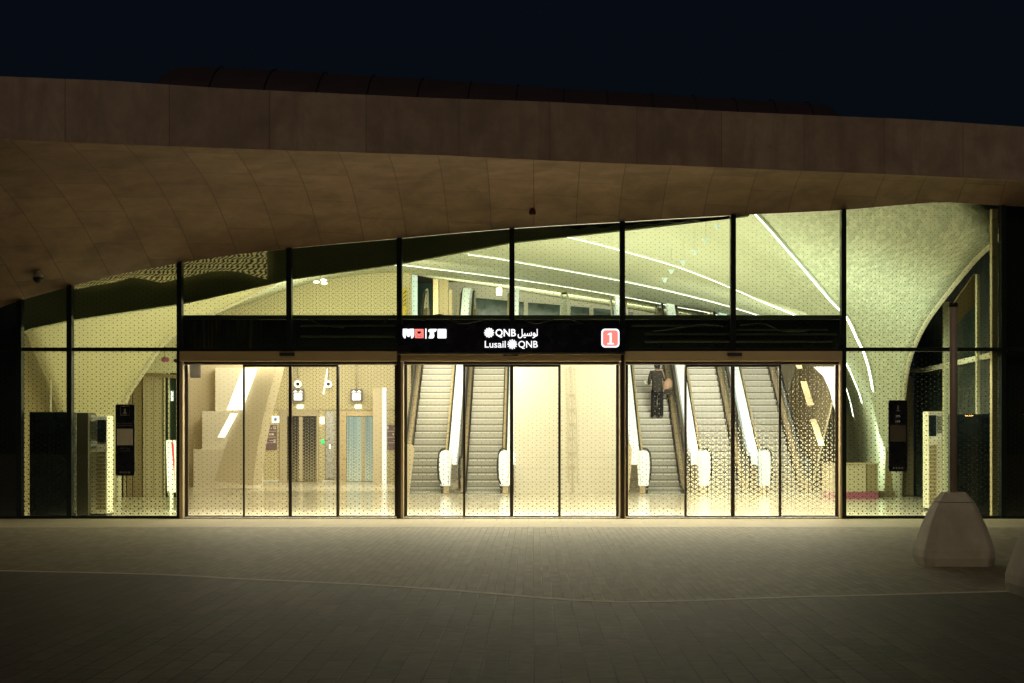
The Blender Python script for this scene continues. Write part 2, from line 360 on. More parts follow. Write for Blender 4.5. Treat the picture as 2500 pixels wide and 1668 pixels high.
# ------------------------------------------------------------------ mesh helper
def link(o): COL.objects.link(o); return o
def tag(o, label=None, cat=None, group=None, kind=None):
    if label: o['label'] = label
    if cat: o['category'] = cat
    if group: o['group'] = group
    if kind: o['kind'] = kind
    return o
def thing(name, loc, label, cat, group=None):
    o = bpy.data.objects.new(name, None); o.location = loc; o.empty_display_size = .2
    link(o); return tag(o, label, cat, group)
def root_of(o):
    while o.parent: o = o.parent
    return o
class MB:
    def __init__(s):
        s.bm = bmesh.new(); s.uv = s.bm.loops.layers.uv.new('UVMap'); s.mi = 0
    def face(s, pts, uvs=None, mi=None):
        vs = [s.bm.verts.new(p) for p in pts]
        try: f = s.bm.faces.new(vs)
        except ValueError: return None
        f.material_index = s.mi if mi is None else mi
        if uvs:
            for l, u in zip(f.loops, uvs): l[s.uv].uv = u
        return f
    def box(s, x0, x1, y0, y1, z0, z1, mi=None, front=None):
        if x0 > x1: x0, x1 = x1, x0
        if y0 > y1: y0, y1 = y1, y0
        if z0 > z1: z0, z1 = z1, z0
        v = [s.bm.verts.new(q) for q in ((x0, y0, z0), (x1, y0, z0), (x1, y1, z0), (x0, y1, z0),
                                         (x0, y0, z1), (x1, y0, z1), (x1, y1, z1), (x0, y1, z1))]
        for k, idx in enumerate(((0, 1, 5, 4), (1, 2, 6, 5), (2, 3, 7, 6), (3, 0, 4, 7), (4, 5, 6, 7), (3, 2, 1, 0))):
            f = s.bm.faces.new([v[i] for i in idx])
            f.material_index = (front if (front is not None and k == 0) else (s.mi if mi is None else mi))
            for l in f.loops:
                c = l.vert.co; l[s.uv].uv = (c.x + c.y * .37, c.z)
        return s
    def prism(s, pts, y0, y1, mi=None, front=None, axis='y'):
        """outline in XZ extruded along y (axis='x': outline in YZ extruded along x)"""
        def mk(a, b, d): return (a, d, b) if axis == 'y' else (d, a, b)
        A = [s.bm.verts.new(mk(a, b, y0)) for a, b in pts]; B = [s.bm.verts.new(mk(a, b, y1)) for a, b in pts]
        n = len(pts); fs = []
        f = s.bm.faces.new(A); f.material_index = (front if front is not None else (s.mi if mi is None else mi)); fs.append(f)
        f = s.bm.faces.new(B[::-1]); f.material_index = s.mi if mi is None else mi; fs.append(f)
        for i in range(n):
            f = s.bm.faces.new((A[i], B[i], B[(i + 1) % n], A[(i + 1) % n])); f.material_index = s.mi if mi is None else mi; fs.append(f)
        for f in fs:
            for l in f.loops:
                c = l.vert.co; l[s.uv].uv = (c.x + .3 * c.y, c.z)
        return s
    def tube(s, path, r, seg=8, closed=False, caps=True):
        path = [Vector(p) for p in path]; rings = []
        for i, p in enumerate(path):
            a = path[max(0, i - 1)]; b = path[min(len(path) - 1, i + 1)]
            d = (b - a).normalized()
            up = Vector((0, 0, 1)) if abs(d.z) < .95 else Vector((1, 0, 0))
            e1 = d.cross(up).normalized(); e2 = d.cross(e1)
            rr = r[i] if isinstance(r, (list, tuple)) else r
            rings.append([s.bm.verts.new(p + (e1 * cos(2 * pi * k / seg) + e2 * sin(2 * pi * k / seg)) * rr) for k in range(seg)])
        for a, b in zip(rings, rings[1:]):
            for k in range(seg):
                f = s.bm.faces.new((a[k], a[(k + 1) % seg], b[(k + 1) % seg], b[k])); f.material_index = s.mi; f.smooth = True
        if caps:
            for rg in (rings[0][::-1], rings[-1]):
                f = s.bm.faces.new(rg); f.material_index = s.mi
        return s
    def loft(s, rows, uvs=None, smooth=True, mi=None):
        V = [[s.bm.verts.new(p) for p in r] for r in rows]
        for i in range(len(V) - 1):
            for j in range(len(V[0]) - 1):
                f = s.bm.faces.new((V[i][j], V[i][j + 1], V[i + 1][j + 1], V[i + 1][j])); f.smooth = smooth
                f.material_index = s.mi if mi is None else mi
                if uvs:
                    for l, (a, b) in zip(f.loops, ((i, j), (i, j + 1), (i + 1, j + 1), (i + 1, j))): l[s.uv].uv = uvs[a][b]
        return s
    def cyl(s, c, r0, r1, z0, z1, seg=20, mi=None):
        A = [s.bm.verts.new((c[0] + r0 * cos(2 * pi * k / seg), c[1] + r0 * sin(2 * pi * k / seg), z0)) for k in range(seg)]
        B = [s.bm.verts.new((c[0] + r1 * cos(2 * pi * k / seg), c[1] + r1 * sin(2 * pi * k / seg), z1)) for k in range(seg)]
        for k in range(seg):
            f = s.bm.faces.new((A[k], A[(k + 1) % seg], B[(k + 1) % seg], B[k])); f.smooth = True; f.material_index = s.mi if mi is None else mi
        for q in (A[::-1], B):
            f = s.bm.faces.new(q); f.material_index = s.mi if mi is None else mi
        return s
    def disc(s, x, z, r, y0, y1, seg=24, mi=None, sq=1.0):
        return s.prism([(x + r * cos(2 * pi * k / seg), z + sq * r * sin(2 * pi * k / seg)) for k in range(seg)], y0, y1, mi)
    def rrect(s, x0, x1, z0, z1, y0, y1, r, mi=None, seg=5):
        pts = []
        for cx, cz, a0 in ((x1 - r, z1 - r, 0), (x0 + r, z1 - r, 90), (x0 + r, z0 + r, 180), (x1 - r, z0 + r, 270)):
            for k in range(seg + 1):
                a = radians(a0 + 90 * k / seg); pts.append((cx + r * cos(a), cz + r * sin(a)))
        return s.prism(pts, y0, y1, mi)
    def build(s, name, mats, parent=None, bevel=0.0, origin=None, normals=True):
        if normals: bmesh.ops.recalc_face_normals(s.bm, faces=s.bm.faces)
        off = Vector(origin) if origin is not None else (root_of(parent).location.copy() if parent else Vector((0, 0, 0)))
        if off.length: bmesh.ops.translate(s.bm, verts=s.bm.verts, vec=-off)
        me = bpy.data.meshes.new(name); s.bm.to_mesh(me); s.bm.free()
        for m in (mats if isinstance(mats, (list, tuple)) else [mats]): me.materials.append(M[m] if isinstance(m, str) else m)
        o = bpy.data.objects.new(name, me); link(o)
        if parent: o.parent = parent
        elif origin is not None: o.location = origin
        if bevel:
            b = o.modifiers.new('bevel', 'BEVEL'); b.width = bevel; b.segments = 2; b.limit_method = 'ANGLE'
            b.angle_limit = radians(40)
        return o
def one(name, label, cat, mb, mats, loc=None, group=None, bevel=0.0):
    o = mb.build(name, mats, None, bevel, loc); return tag(o, label, cat, group)
def copy_tree(o, parent=None):
    c = o.copy(); link(c)
    if parent: c.parent = parent
    for ch in list(o.children): copy_tree(ch, c)
    return c
def text_bm(body, height, bold=0.0, cap=.73):
    """flat lettering as mesh data, lower-left at 0; height is the capital height"""
    c = bpy.data.curves.new('lettering', 'FONT'); c.body = body; c.offset = bold; c.extrude = .012; c.resolution_u = 3
    o = bpy.data.objects.new('lettering', c); link(o)
    dg = bpy.context.evaluated_depsgraph_get()
    me = bpy.data.meshes.new_from_object(o.evaluated_get(dg)); bpy.data.objects.remove(o); bpy.data.curves.remove(c)
    k = height / cap
    xs = [v.co.x for v in me.vertices]
    x0, x1 = min(xs), max(xs)
    return me, k, x0, x1
def add_text(mb, body, x, z, height, y, bold=0.0, width=None, align='l', cap=.73, mi=0):
    me, k, x0, x1 = text_bm(body, height, bold, cap)
    kx = width / (x1 - x0) if width else k
    w = (x1 - x0) * kx
    ox = x if align == 'l' else (x - w / 2 if align == 'c' else x - w)
    vs = [mb.bm.verts.new((ox + (v.co.x - x0) * kx, y - v.co.z * k, z + v.co.y * k)) for v in me.vertices]
    for p in me.polygons:
        try: f = mb.bm.faces.new([vs[i] for i in p.vertices]); f.material_index = mi
        except ValueError: pass
    bpy.data.meshes.remove(me)

# ================================================================== GROUND
mb = MB(); mb.face([(-160, -120, 0), (160, -120, 0), (160, 160, 0), (-160, 160, 0)])
tag(mb.build('ground', 'slab'), kind='structure')
curve_px = [(0, 1310), (350, 1318), (560, 1329), (800, 1340), (1000, 1352), (1175, 1366), (1300, 1376), (1430, 1382)]
right_px = [(1430, 1382), (1560, 1379.5), (1800, 1371), (2000, 1366), (2350, 1356)]
def dense(pts, n=14):
    out = []
    for k in range(len(pts) - 1):
        p0 = pts[max(0, k - 1)]; p1 = pts[k]; p2 = pts[k + 1]; p3 = pts[min(len(pts) - 1, k + 2)]
        for i in range(n):
            u = i / n
            out.append(tuple(.5 * ((2 * p1[a]) + (-p0[a] + p2[a]) * u + (2 * p0[a] - 5 * p1[a] + 4 * p2[a] - p3[a]) * u * u +
                                   (-p0[a] + 3 * p1[a] - 3 * p2[a] + p3[a]) * u ** 3) for a in range(len(p1))))
    out.append(tuple(pts[-1])); return out
gl_ = [Vector((*G(*p), 0)) for p in dense(curve_px, 8)]
gr_ = [Vector((*G(*p), 0)) for p in dense(right_px, 8)]
dl = (gl_[0] - gl_[3]).normalized(); dr = (gr_[-1] - gr_[-3]).normalized()
line = [gl_[0] + dl * 14, gl_[0] + dl * 5] + gl_ + gr_[1:] + [gr_[-1] + dr * 6, gr_[-1] + dr * 16]
YT = -3.15
mb = MB(); rows = [[(p.x, p.y, .0015) for p in line], [(p.x, YT - .05, .0015) for p in line]]
mb.loft(rows, smooth=False); tag(mb.build('brick_pavement', 'brick'), kind='structure')
mb = MB(); mb.box(-32, 30, YT, -.13, -.02, .0022); tag(mb.build('granite_pavement', 'granite'), kind='structure')
mb = MB(); mb.box(-32, 30, YT - .05, YT, -.02, .003); tag(mb.build('paving_seam', 'strip'), kind='structure')
mb = MB(); lo, hi = [], []
for i, p in enumerate(line):
    d = (line[min(i + 1, len(line) - 1)] - line[max(0, i - 1)]).normalized(); n = Vector((-d.y, d.x, 0))
    lo.append((p - n * .07 + Vector((0, 0, .0022)))); hi.append((p + n * .07 + Vector((0, 0, .0022))))
mb.loft([lo, hi], smooth=False); tag(mb.build('curved_paving_strip', 'strip'), kind='structure')
mb = MB(); mb.box(-14, 16, .02, 34, -.12, .006); tag(mb.build('floor', 'floor'), kind='structure')

# ================================================================== CANOPY
top_px = [(-60, 170), (0, 175), (250, 185), (505, 202), (1000, 225), (1245, 233), (1700, 257), (2100, 274), (2350, 291), (2700, 315)]
bot_px = [(-60, 318), (0, 320), (250, 330), (505, 340), (1000, 356), (1245, 368), (1697, 386), (2128, 404), (2350, 415), (2700, 440)]
glass_px = [(-200, 800), (-60, 733), (0, 705), (50, 688), (161, 657), (280, 628), (413, 603), (540, 584), (663, 570), (790, 558), (917, 547), (1045, 535), (1175, 524),
            (1300, 516), (1428, 509), (1555, 501), (1682, 494), (1810, 488), (1935, 482), (2060, 471), (2160, 463), (2230, 467), (2300, 472), (2450, 480), (2700, 492)]
def YF(px): return -6.5 + (px + 0) / 2350 * 6.0 if px < 2350 else -.5
canopy = thing('station_canopy', (0, 0, 6.2), 'brown concrete canopy sweeping low to the left over the glass front', 'canopy')
NXC = 94
pxs = [-700 + i * (3900) / NXC for i in range(NXC + 1)]
def edge(pts, px): return P(px, lerp_pts(pts, px), YF(px))
rowsT, rowsB, uvT, uvB = [], [], [], []
acc = 0; prev = None
for px in pxs:
    a = edge(top_px, px); b = edge(bot_px, px)
    if prev is not None: acc += (Vector((b.x, b.y, 0)) - prev).length
    prev = Vector((b.x, b.y, 0))
    rowsT.append(a); rowsB.append(b); uvT.append((acc, a.z)); uvB.append((acc, b.z))
shift = -.35
mb = MB(); mb.loft([rowsB, rowsT], [[(u + shift, v - 3) for u, v in uvB], [(u + shift, v - 3) for u, v in uvT]])
# coping back and roof deck
back = [Vector((p.x, p.y + .45, p.z - .02)) for p in rowsT]
mb.loft([rowsT, back], [uvT, uvT])
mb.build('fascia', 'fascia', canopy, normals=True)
mb = MB(); rows, uvs = [], []
NV = 18
lip = [p + Vector((0, .10, 0)) for p in rowsB]
for j in range(NV + 1):
    v = j / NV; r, ur = [], []
    for i, px in enumerate(pxs):
        a = lip[i]; 
        gx = VX + a.x * FP / (EYE + 0)          # same x on the glass line, so panel joints run straight back
        bz = PZ(lerp_pts(glass_px, gx), 0)
        b = Vector((a.x, .02, bz))
        sag = sin(pi * v) * .10 * (a - b).length
        q = a.lerp(b, v); q.z += sag * .45
        r.append(q); ur.append((v * (a - b).length + a.x * .06, a.x))
    rows.append(r); uvs.append(ur)
rows.insert(0, [p + Vector((0, -.0, 0)) for p in rowsB]); uvs.insert(0, [(u[0] - .1, u[1]) for u in uvs[0]])
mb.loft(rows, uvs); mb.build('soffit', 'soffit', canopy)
mb = MB(); br = [Vector((p.x, 34, p.z + .2)) for p in rowsT]
mb.loft([back, br], smooth=False); mb.build('roof_deck', 'roof', canopy)

# raised ridge on the roof
ridge = thing('roof_ridge', (0, 4, 7.5), 'dark ribbed metal ridge rising behind the concrete roof edge', 'roof ridge')
ridge_top = [(380, 190), (395, 172), (420, 157), (450, 153), (700, 165), (1000, 184), (1300, 205), (1600, 224), (1830, 238), (1870, 241), (1892, 250), (1905, 262), (1915, 280)]
ridge_top = [(a, b + 5) for a, b in ridge_top]
def ridge_row(px):
    tp = P(px, lerp_pts(ridge_top, px), 4.0); out = []
    base = 6.9
    for k in range(9):
        a = k / 8 * pi / 2
        out.append(Vector((tp.x - .15 * (1 - sin(a)), 4.0 - 2.6 * cos(a), base + (tp.z - base) * sin(a))))
    out.append(Vector((tp.x, 8.0, tp.z - .2))); out.append(Vector((tp.x, 8.3, base)))
    return out
mb = MB(); cuts = [380, 386, 395, 407, 420, 435, 450] + list(range(500, 1850, 50)) + [1850, 1870, 1882, 1892, 1900, 1908, 1915]
mb.loft([ridge_row(c) for c in cuts]); mb.build('ridge_shell', 'roof', ridge)
for i, px in enumerate([520, 640, 755, 865, 975, 1085, 1190, 1293, 1390, 1490, 1585, 1675, 1760, 1840]):
    r = ridge_row(px); mb = MB(); mb.tube([q + Vector((0, -.02, .02)) for q in r[:-1]], .011, 6); mb.build('seam', 'dark_metal', ridge)

# ================================================================== GLASS FRONT
front = thing('glass_facade', (0, 0, 0), 'tall fritted glass facade with dark mullions below the canopy', 'facade')
mull = [-180, 46, 161, 413, 664, 917, 1175, 1428, 1682, 1935, 2301, 2560]
TR = PZ(802, 0)
def gz(px): return PZ(lerp_pts(glass_px, px), 0)
def mul(px, w, z0, y0=-.09, y1=.12, mat='mullion'):
    x = PX(px, 0); mb = MB(); mb.prism([(x - w / 2, z0), (x + w / 2, z0), (x + w / 2, gz(px + w * 60) - .0), (x - w / 2, gz(px - w * 60))], y0, y1)
    return mb.build('mullion', mat, front, .006)
for px in mull:
    lowbase = (px < 420 or px > 1900)
    mul(px, .10 if px in (1175, 664, 917, 1428, 1682) else .095, 0.0 if lowbase else PZ(805, 0))
jamb = MB(); jamb.box(PX(2281, 0), PX(2294, 0), .13, .30, 0, gz(2285) - .05); jamb.build('jamb', 'deck', front)
for a, b in ((-180, 46), (46, 161), (161, 413), (1935, 2301), (2301, 2560)):
    mb = MB(); mb.box(PX(a, 0) + .05, PX(b, 0) - .05, -.06, .10, TR - .035, TR + .035); mb.build('transom', 'mullion', front, .005)
    mb = MB(); mb.box(PX(a, 0) + .05, PX(b, 0) - .05, -.07, .10, 0, .055); mb.build('sill', 'mullion', front, .005)
mb = MB(); mb.box(PX(413, 0) + .05, PX(1935, 0) - .05, -.07, .10, PZ(806, 0), PZ(800, 0)); mb.build('transom', 'mullion', front, .005)
def pane(px0, px1, z0, z1=None):
    x0, x1 = PX(px0, 0) + .045, PX(px1, 0) - .045; mb = MB()
    if z1 is None:
        n = 5; tops = [(x0 + (x1 - x0) * k / n) for k in range(n, -1, -1)]
        pts = [(x0, z0), (x1, z0)] + [(x, gz(VX + x * 120) - .01) for x in tops]
    else: pts = [(x0, z0), (x1, z0), (x1, z1), (x0, z1)]
    mb.prism(pts, 0, .016, mi=1, front=0); mb.build('pane', ['pane', 'edge'], front)
for a, b in zip(mull, mull[1:]):
    if b <= 413 or a >= 1935:
        pane(a, b, .056, TR - .036); pane(a, b, TR + .036)
    else: pane(a, b, PZ(800, 0) + .005)

# the black side rooms beyond the lit hall
mb = MB(); mb.box(PX(2306, .4), 18, .4, .6, 0, 6.6); one('dark_partition', 'black partition behind the unlit glass at the right end', 'partition', mb, 'night', (9, .5, 0))
mb = MB(); mb.box(-16, PX(42, .4), .4, .6, 0, 5.2); one('dark_partition', 'black partition behind the unlit glass at the left end', 'partition', mb, 'night', (-10, .5, 0))

# dark bulkhead hung behind the top of the glass
low_px = [(30, 770), (50, 758), (160, 735), (413, 697), (663, 640), (917, 604), (1172, 556), (1427, 528), (1600, 505), (1720, 489)]
bh = thing('ceiling_bulkhead', (0, .5, 4.5), 'dark green bulkhead following the canopy line behind the upper glass', 'bulkhead')
mb = MB(); xs_ = [30 + i * (1690 / 40) for i in range(41)]
pts = [(PX(x, .5), PZ(lerp_pts(low_px, x), .5)) for x in xs_] + [(PX(x, .5), gz(x) + .05) for x in xs_[::-1]]
mb.prism(pts, .5, .75); mb.build('bulkhead_panel', 'bulkhead', bh)
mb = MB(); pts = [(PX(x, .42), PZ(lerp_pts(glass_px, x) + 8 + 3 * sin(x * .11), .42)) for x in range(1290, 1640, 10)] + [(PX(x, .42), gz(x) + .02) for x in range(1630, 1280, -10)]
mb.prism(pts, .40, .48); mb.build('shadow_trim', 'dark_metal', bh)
# added glowing sheet imitating a lit golden facade mirrored in the glass
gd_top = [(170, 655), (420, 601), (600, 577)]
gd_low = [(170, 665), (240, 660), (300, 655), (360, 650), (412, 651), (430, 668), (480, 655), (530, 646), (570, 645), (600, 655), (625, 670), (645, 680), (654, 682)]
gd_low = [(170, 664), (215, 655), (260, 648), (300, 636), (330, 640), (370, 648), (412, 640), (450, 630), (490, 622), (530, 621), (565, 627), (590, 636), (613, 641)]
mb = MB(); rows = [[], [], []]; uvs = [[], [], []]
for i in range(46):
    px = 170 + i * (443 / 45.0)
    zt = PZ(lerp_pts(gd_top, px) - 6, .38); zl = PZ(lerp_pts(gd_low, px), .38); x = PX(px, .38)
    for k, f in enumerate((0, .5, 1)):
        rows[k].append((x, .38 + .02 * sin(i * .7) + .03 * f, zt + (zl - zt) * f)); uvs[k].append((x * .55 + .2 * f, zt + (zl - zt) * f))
mb.loft(rows, uvs); gv = mb.build('gold_reflection', 'gold', None, 0, (-5.5, .4, 4.8))
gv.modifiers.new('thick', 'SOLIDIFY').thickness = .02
tag(gv, 'added gold sheet imitating a reflected facade, with a wavy edge under the canopy', 'painted reflection')

# spandrel: the dark lid of the entrance lobby with ducts and cables seen through the glass
sp = thing('lobby_lid', (0, .8, 3.2), 'dark lobby ceiling box with ducts and cables behind the door heads', 'ceiling box')
zt, zb = PZ(722, .3), PZ(803, .3)
mb = MB(); mb.box(PX(414, .3), PX(1934, .3), .45, 1.9, zb - .15, zt - .02); mb.build('lid_box', 'mullion', sp)
mb = MB(); mb.box(PX(414, .3), PX(1934, .3), .22, .44, zt - .09, zt - .015); mb.build('edge_rail', 'duct', sp)
mb = MB(); mb.box(PX(418, .3), PX(600, .3), .24, .30, zb, zt - .10); mb.build('reflection_panel', 'ribbed', sp)  # added panel carrying the painted facade reflection
for z, (a, b) in ((745, (690, 905)), (770, (690, 905)), (745, (1450, 1650)), (765, (1480, 1920)), (782, (1480, 1910)), (755, (1690, 1900))):
    mb = MB(); mb.box(PX(a, .36), PX(b, .36), .34, .40, PZ(z + 4, .36), PZ(z, .36)); mb.build('duct', 'duct', sp)
for pts in ([(700, 728), (740, 745), (790, 752)], [(880, 740), (905, 722)], [(970, 735), (1010, 722), (1060, 742), (1120, 730), (1160, 724)], [(1190, 725), (1230, 742), (1290, 728), (1340, 745)],
            [(1500, 760), (1560, 752), (1610, 744), (1660, 748)], [(1700, 746), (1750, 742), (1800, 760), (1860, 758)]):
    mb = MB(); mb.tube([P(x, y, .30) for x, y in dense(pts, 6)], .014, 6); mb.build('cable', 'rubber', sp)

# ================================================================== DOORS
def door_set(xl, xr, leaves, sensor, label):
    t = thing('sliding_door', ((PX(xl, 0) + PX(xr, 0)) / 2, 0, 0), label, 'sliding door', 'automatic glass doors along the station front')
    zh0, zh1 = PZ(830, 0), PZ(806.5, 0)
    mb = MB(); mb.box(PX(xl, 0), PX(xr, 0), -.16, .12, zh0, zh1); mb.build('header', 'header', t, .01)
    mb = MB(); mb.box(PX(sensor - 17, 0), PX(sensor + 17, 0), -.24, -.161, PZ(818.5, 0), PZ(811, 0)); mb.build('motion_sensor', 'rubber', t, .012)
    for a, b in ((xl, leaves[0][0] - 7), (leaves[-1][1] + 7, xr)):
        mb = MB(); mb.box(PX(a, 0), PX(b, 0), -.14, .12, 0, zh0 - .002); mb.build('post', 'header', t, .012)
    a, b = leaves[0][0] - 6.5, leaves[-1][1] + 6.5
    mb = MB(); mb.box(PX(a, 0), PX(b, 0), -.06, .14, PZ(836, 0), zh0 - .003); mb.build('track', 'door_frame', t, .004)
    mb = MB(); mb.box(PX(a, 0), PX(b, 0), -.10, .16, 0.006, .022); mb.build('floor_track', 'steel', t, .003)
    for i, (l, r, ztop, dense_) in enumerate(leaves):
        y = .06 if i in (0, 3) else -.02
        z0, z1 = .03, PZ(836.5, 0)
        gx0, gx1, gz0, gz1 = PX(l, 0), PX(r, 0), PZ(1183.5, 0), PZ(ztop, 0)
        fx0 = gx0 - (.055 if i == 0 else .036); fx1 = gx1 + (.055 if i == 3 else .036)
        mb = MB()
        mb.box(fx0, gx0, y, y + .05, z0, z1); mb.box(gx1, fx1, y, y + .05, z0, z1)
        mb.box(gx0, gx1, y + .001, y + .049, z0, gz0); mb.box(gx0, gx1, y + .001, y + .049, gz1, z1)
        lf = mb.build('leaf', 'door_frame', t, .005)
        mb = MB(); mb.box(gx0 + .001, gx1 - .001, y + .018, y + .030, gz0 + .001, gz1 - .001, mi=1, front=0)
        mb.build('glass', ['door_glass_dense' if dense_ else 'door_glass', 'edge'], lf)
    return t
door_set(415, 912, [(430, 556, 837, 0), (562, 662.5, 842, 0), (670, 772, 842, 0), (778, 905, 837, 0)], 662,
         'four leaf glass sliding door in front of the lifts')
door_set(921, 1424, [(934, 1062, 837, 0), (1068, 1170, 842, 0), (1178, 1281, 842, 0), (1287, 1414, 837, 0)], 1172,
         'four leaf glass sliding door directly below the illuminated sign')
door_set(1432, 1930, [(1442, 1571, 837, 0), (1576, 1677, 842, 1), (1686, 1787, 842, 1), (1794, 1918, 837, 1)], 1683,
         'four leaf glass sliding door in front of the person on the escalator')
mb = MB(); mb.box(PX(912.5, 0), PX(920.5, 0), -.10, .12, 0, PZ(806.5, 0)); one('door_pier', 'narrow bronze pier between the lift door and the door below the sign', 'pier', mb, 'door_frame', (PX(917, 0), 0, 0), 'narrow piers between the doors')
mb = MB(); mb.box(PX(1424.5, 0), PX(1431.5, 0), -.10, .12, 0, PZ(806.5, 0)); one('door_pier', 'narrow bronze pier between the door below the sign and the door at the person', 'pier', mb, 'door_frame', (PX(1428, 0), 0, 0), 'narrow piers between the doors')

# ================================================================== ENTRANCE SIGN
YS = -.34
def sx(px): return PX(px, YS)
def sz(py): return PZ(py, YS)
sign = thing('entrance_sign', (sx(1173), YS, sz(812)), 'long black illuminated sign reading Lusail QNB with a red number 1', 'sign')
mb = MB(); mb.rrect(sx(910), sx(1436), sz(808), sz(744), YS, -.10, .05); mb.build('sign_box', 'sign_black', sign)
mb = MB(); mb.box(sx(912), sx(1434), YS + .01, -.11, sz(812.5), sz(808.4)); mb.build('bottom_rail', 'door_frame', sign, .006)
yf = YS - .004
def emblem(cx, cz, r, rib):
    mb = MB(); n = 12; 
    for k in range(n):
        a = 2 * pi * k / n + pi / 2
        w = .155 if rib else .18
        pts = [(cx + r * .18 * cos(a - .5), cz + r * .18 * sin(a - .5)), (cx + r * .80 * cos(a - w), cz + r * .80 * sin(a - w)), (cx + r * .94 * cos(a - w * .8), cz + r * .94 * sin(a - w * .8)),
               (cx + r * cos(a - w * .3), cz + r * sin(a - w * .3)), (cx + r * cos(a + w * .3), cz + r * sin(a + w * .3)), (cx + r * .94 * cos(a + w * .8), cz + r * .94 * sin(a + w * .8)),
               (cx + r * .80 * cos(a + w), cz + r * .80 * sin(a + w)), (cx + r * .18 * cos(a + .5), cz + r * .18 * sin(a + .5))]
        mb.prism(pts, yf - .008 - .0003 * k, YS)
    mb.disc(cx, cz, r * (.50 if rib else .56), yf - .0125, YS)
    return mb
# top line: emblem, QNB, arabic
zc1 = 763.5
emblem(sx(1122.5), sz(763.5), sx(1122.5 + 11.6) - sx(1122.5), False).build('emblem', 'lum_white', sign)
mb = MB(); add_text(mb, 'QNB', sx(1137), sz(771.5), sz(754.5) - sz(771.5), yf, .018, sx(1184) - sx(1137)); mb.build('lettering', 'lum_white', sign, normals=False)
mb = MB(); add_text(mb, '\uFEDE\uFEF4\uFEB3\uFEEE\uFEDF', sx(1188), sz(771), sz(756) - sz(771), yf, .015, sx(1234) - sx(1188), cap=.68); mb.build('lettering', 'lum_white', sign, normals=False)
mb = MB(); add_text(mb, 'Lusail', sx(1112.5), sz(797.5), sz(781.5) - sz(797.5), yf, .008, sx(1160.5) - sx(1112.5)); mb.build('lettering', 'lum_white', sign, normals=False)
emblem(sx(1175.5), sz(790), sx(1175.5 + 11.4) - sx(1175.5), True).build('emblem', 'lum_white', sign)
mb = MB(); add_text(mb, 'QNB', sx(1189.5), sz(797.5), sz(781.5) - sz(797.5), yf, .008, sx(1234) - sx(1189.5)); mb.build('lettering', 'lum_white', sign, normals=False)
# metro mark: rounded arches
def zz(k): return 960 + k / 14.69      # helper to read the enlarged detail
def pf(x, y): return (sx((960 + x / 14.69) * .94), sz((780 + y / 14.69) * .94))
mb = MB()
mb.prism([pf(*q) for q in ((345, 340), (365, 333), (500, 333), (545, 352), (600, 333), (740, 333), (752, 345), (752, 560), (735, 620), (705, 665), (660, 680), (640, 665), (640, 420),
                           (630, 415), (625, 560), (600, 605), (550, 628), (500, 605), (470, 560), (460, 420), (448, 420), (450, 665), (420, 682), (385, 660), (355, 610), (342, 560))], yf - .008, YS)
mb.build('metro_mark', 'lum_white', sign)
a, b = pf(778, 668), pf(1092, 342)
mb = MB(); mb.rrect(a[0], b[0], a[1], b[1], yf - .008, YS, .012); rp = mb.build('red_mark', 'lum_red', sign)
mb = MB(); mb.prism([pf(*q) for q in ((862, 428), (1000, 428), (1000, 455), (985, 490), (930, 525), (880, 490), (862, 455))], yf - .0125, yf - .0075)
mb.build('dark_shield', 'sign_black', rp)
mb = MB(); mb.tube([Vector((pf(x, y)[0], yf - .009, pf(x, y)[1])) for x, y in dense([(842, 500), (858, 560), (890, 600), (930, 618), (975, 600), (1005, 560), (1020, 500)], 4)], .0035, 5)
mb.tube([Vector((pf(x, y)[0], yf - .009, pf(x, y)[1])) for x, y in ((880, 600), (845, 660))], .003, 5); mb.tube([Vector((pf(x, y)[0], yf - .009, pf(x, y)[1])) for x, y in ((985, 600), (1020, 660))], .003, 5)
mb.build('dark_arc', 'lum_red_dark', rp)
a, b = pf(1150, 690), pf(1195, 325)
mb = MB(); mb.rrect(a[0], b[0], a[1], b[1], yf - .008, YS, .006); mb.build('divider', 'lum_white', sign)
mb = MB(); mb.prism([pf(*q) for q in ((1250, 400), (1275, 360), (1320, 340), (1555, 338), (1565, 360), (1545, 410), (1500, 445), (1455, 448), (1475, 560), (1475, 610), (1450, 660), (1410, 680), (1275, 680),
                                      (1270, 650), (1310, 560), (1315, 450), (1260, 440))], yf - .008, YS); mb.build('tram_mark', 'lum_white', sign)
a, b = pf(1588, 675), pf(1910, 340)
mb = MB(); mb.rrect(a[0], b[0], a[1], b[1], yf - .008, YS, .016); mb.build('bus_mark', 'lum_white', sign)
# exit number
mb = MB(); mb.rrect(sx(1380), sx(1421.5), sz(797.5), sz(754.5), yf - .004, YS, .07); nb = mb.build('number_border', 'lum_white', sign)
mb = MB(); mb.rrect(sx(1383.5), sx(1418), sz(794), sz(758), yf - .009, yf - .0035, .05); mb.build('number_panel', 'lum_red', nb)
mb = MB(); mb.box(sx(1399), sx(1403.5), yf - .0160, yf - .0085, sz(787.4), sz(764)); mb.prism([(sx(1399), sz(764)), (sx(1394.5), sz(766.5)), (sx(1394.5), sz(769)), (sx(1398.95), sz(767.5))], yf - .016, yf - .0085)
mb.box(sx(1394), sx(1408.5), yf - .016, yf - .0085, sz(790.5), sz(787.5)); mb.build('numeral', 'lum_white', nb, normals=False)

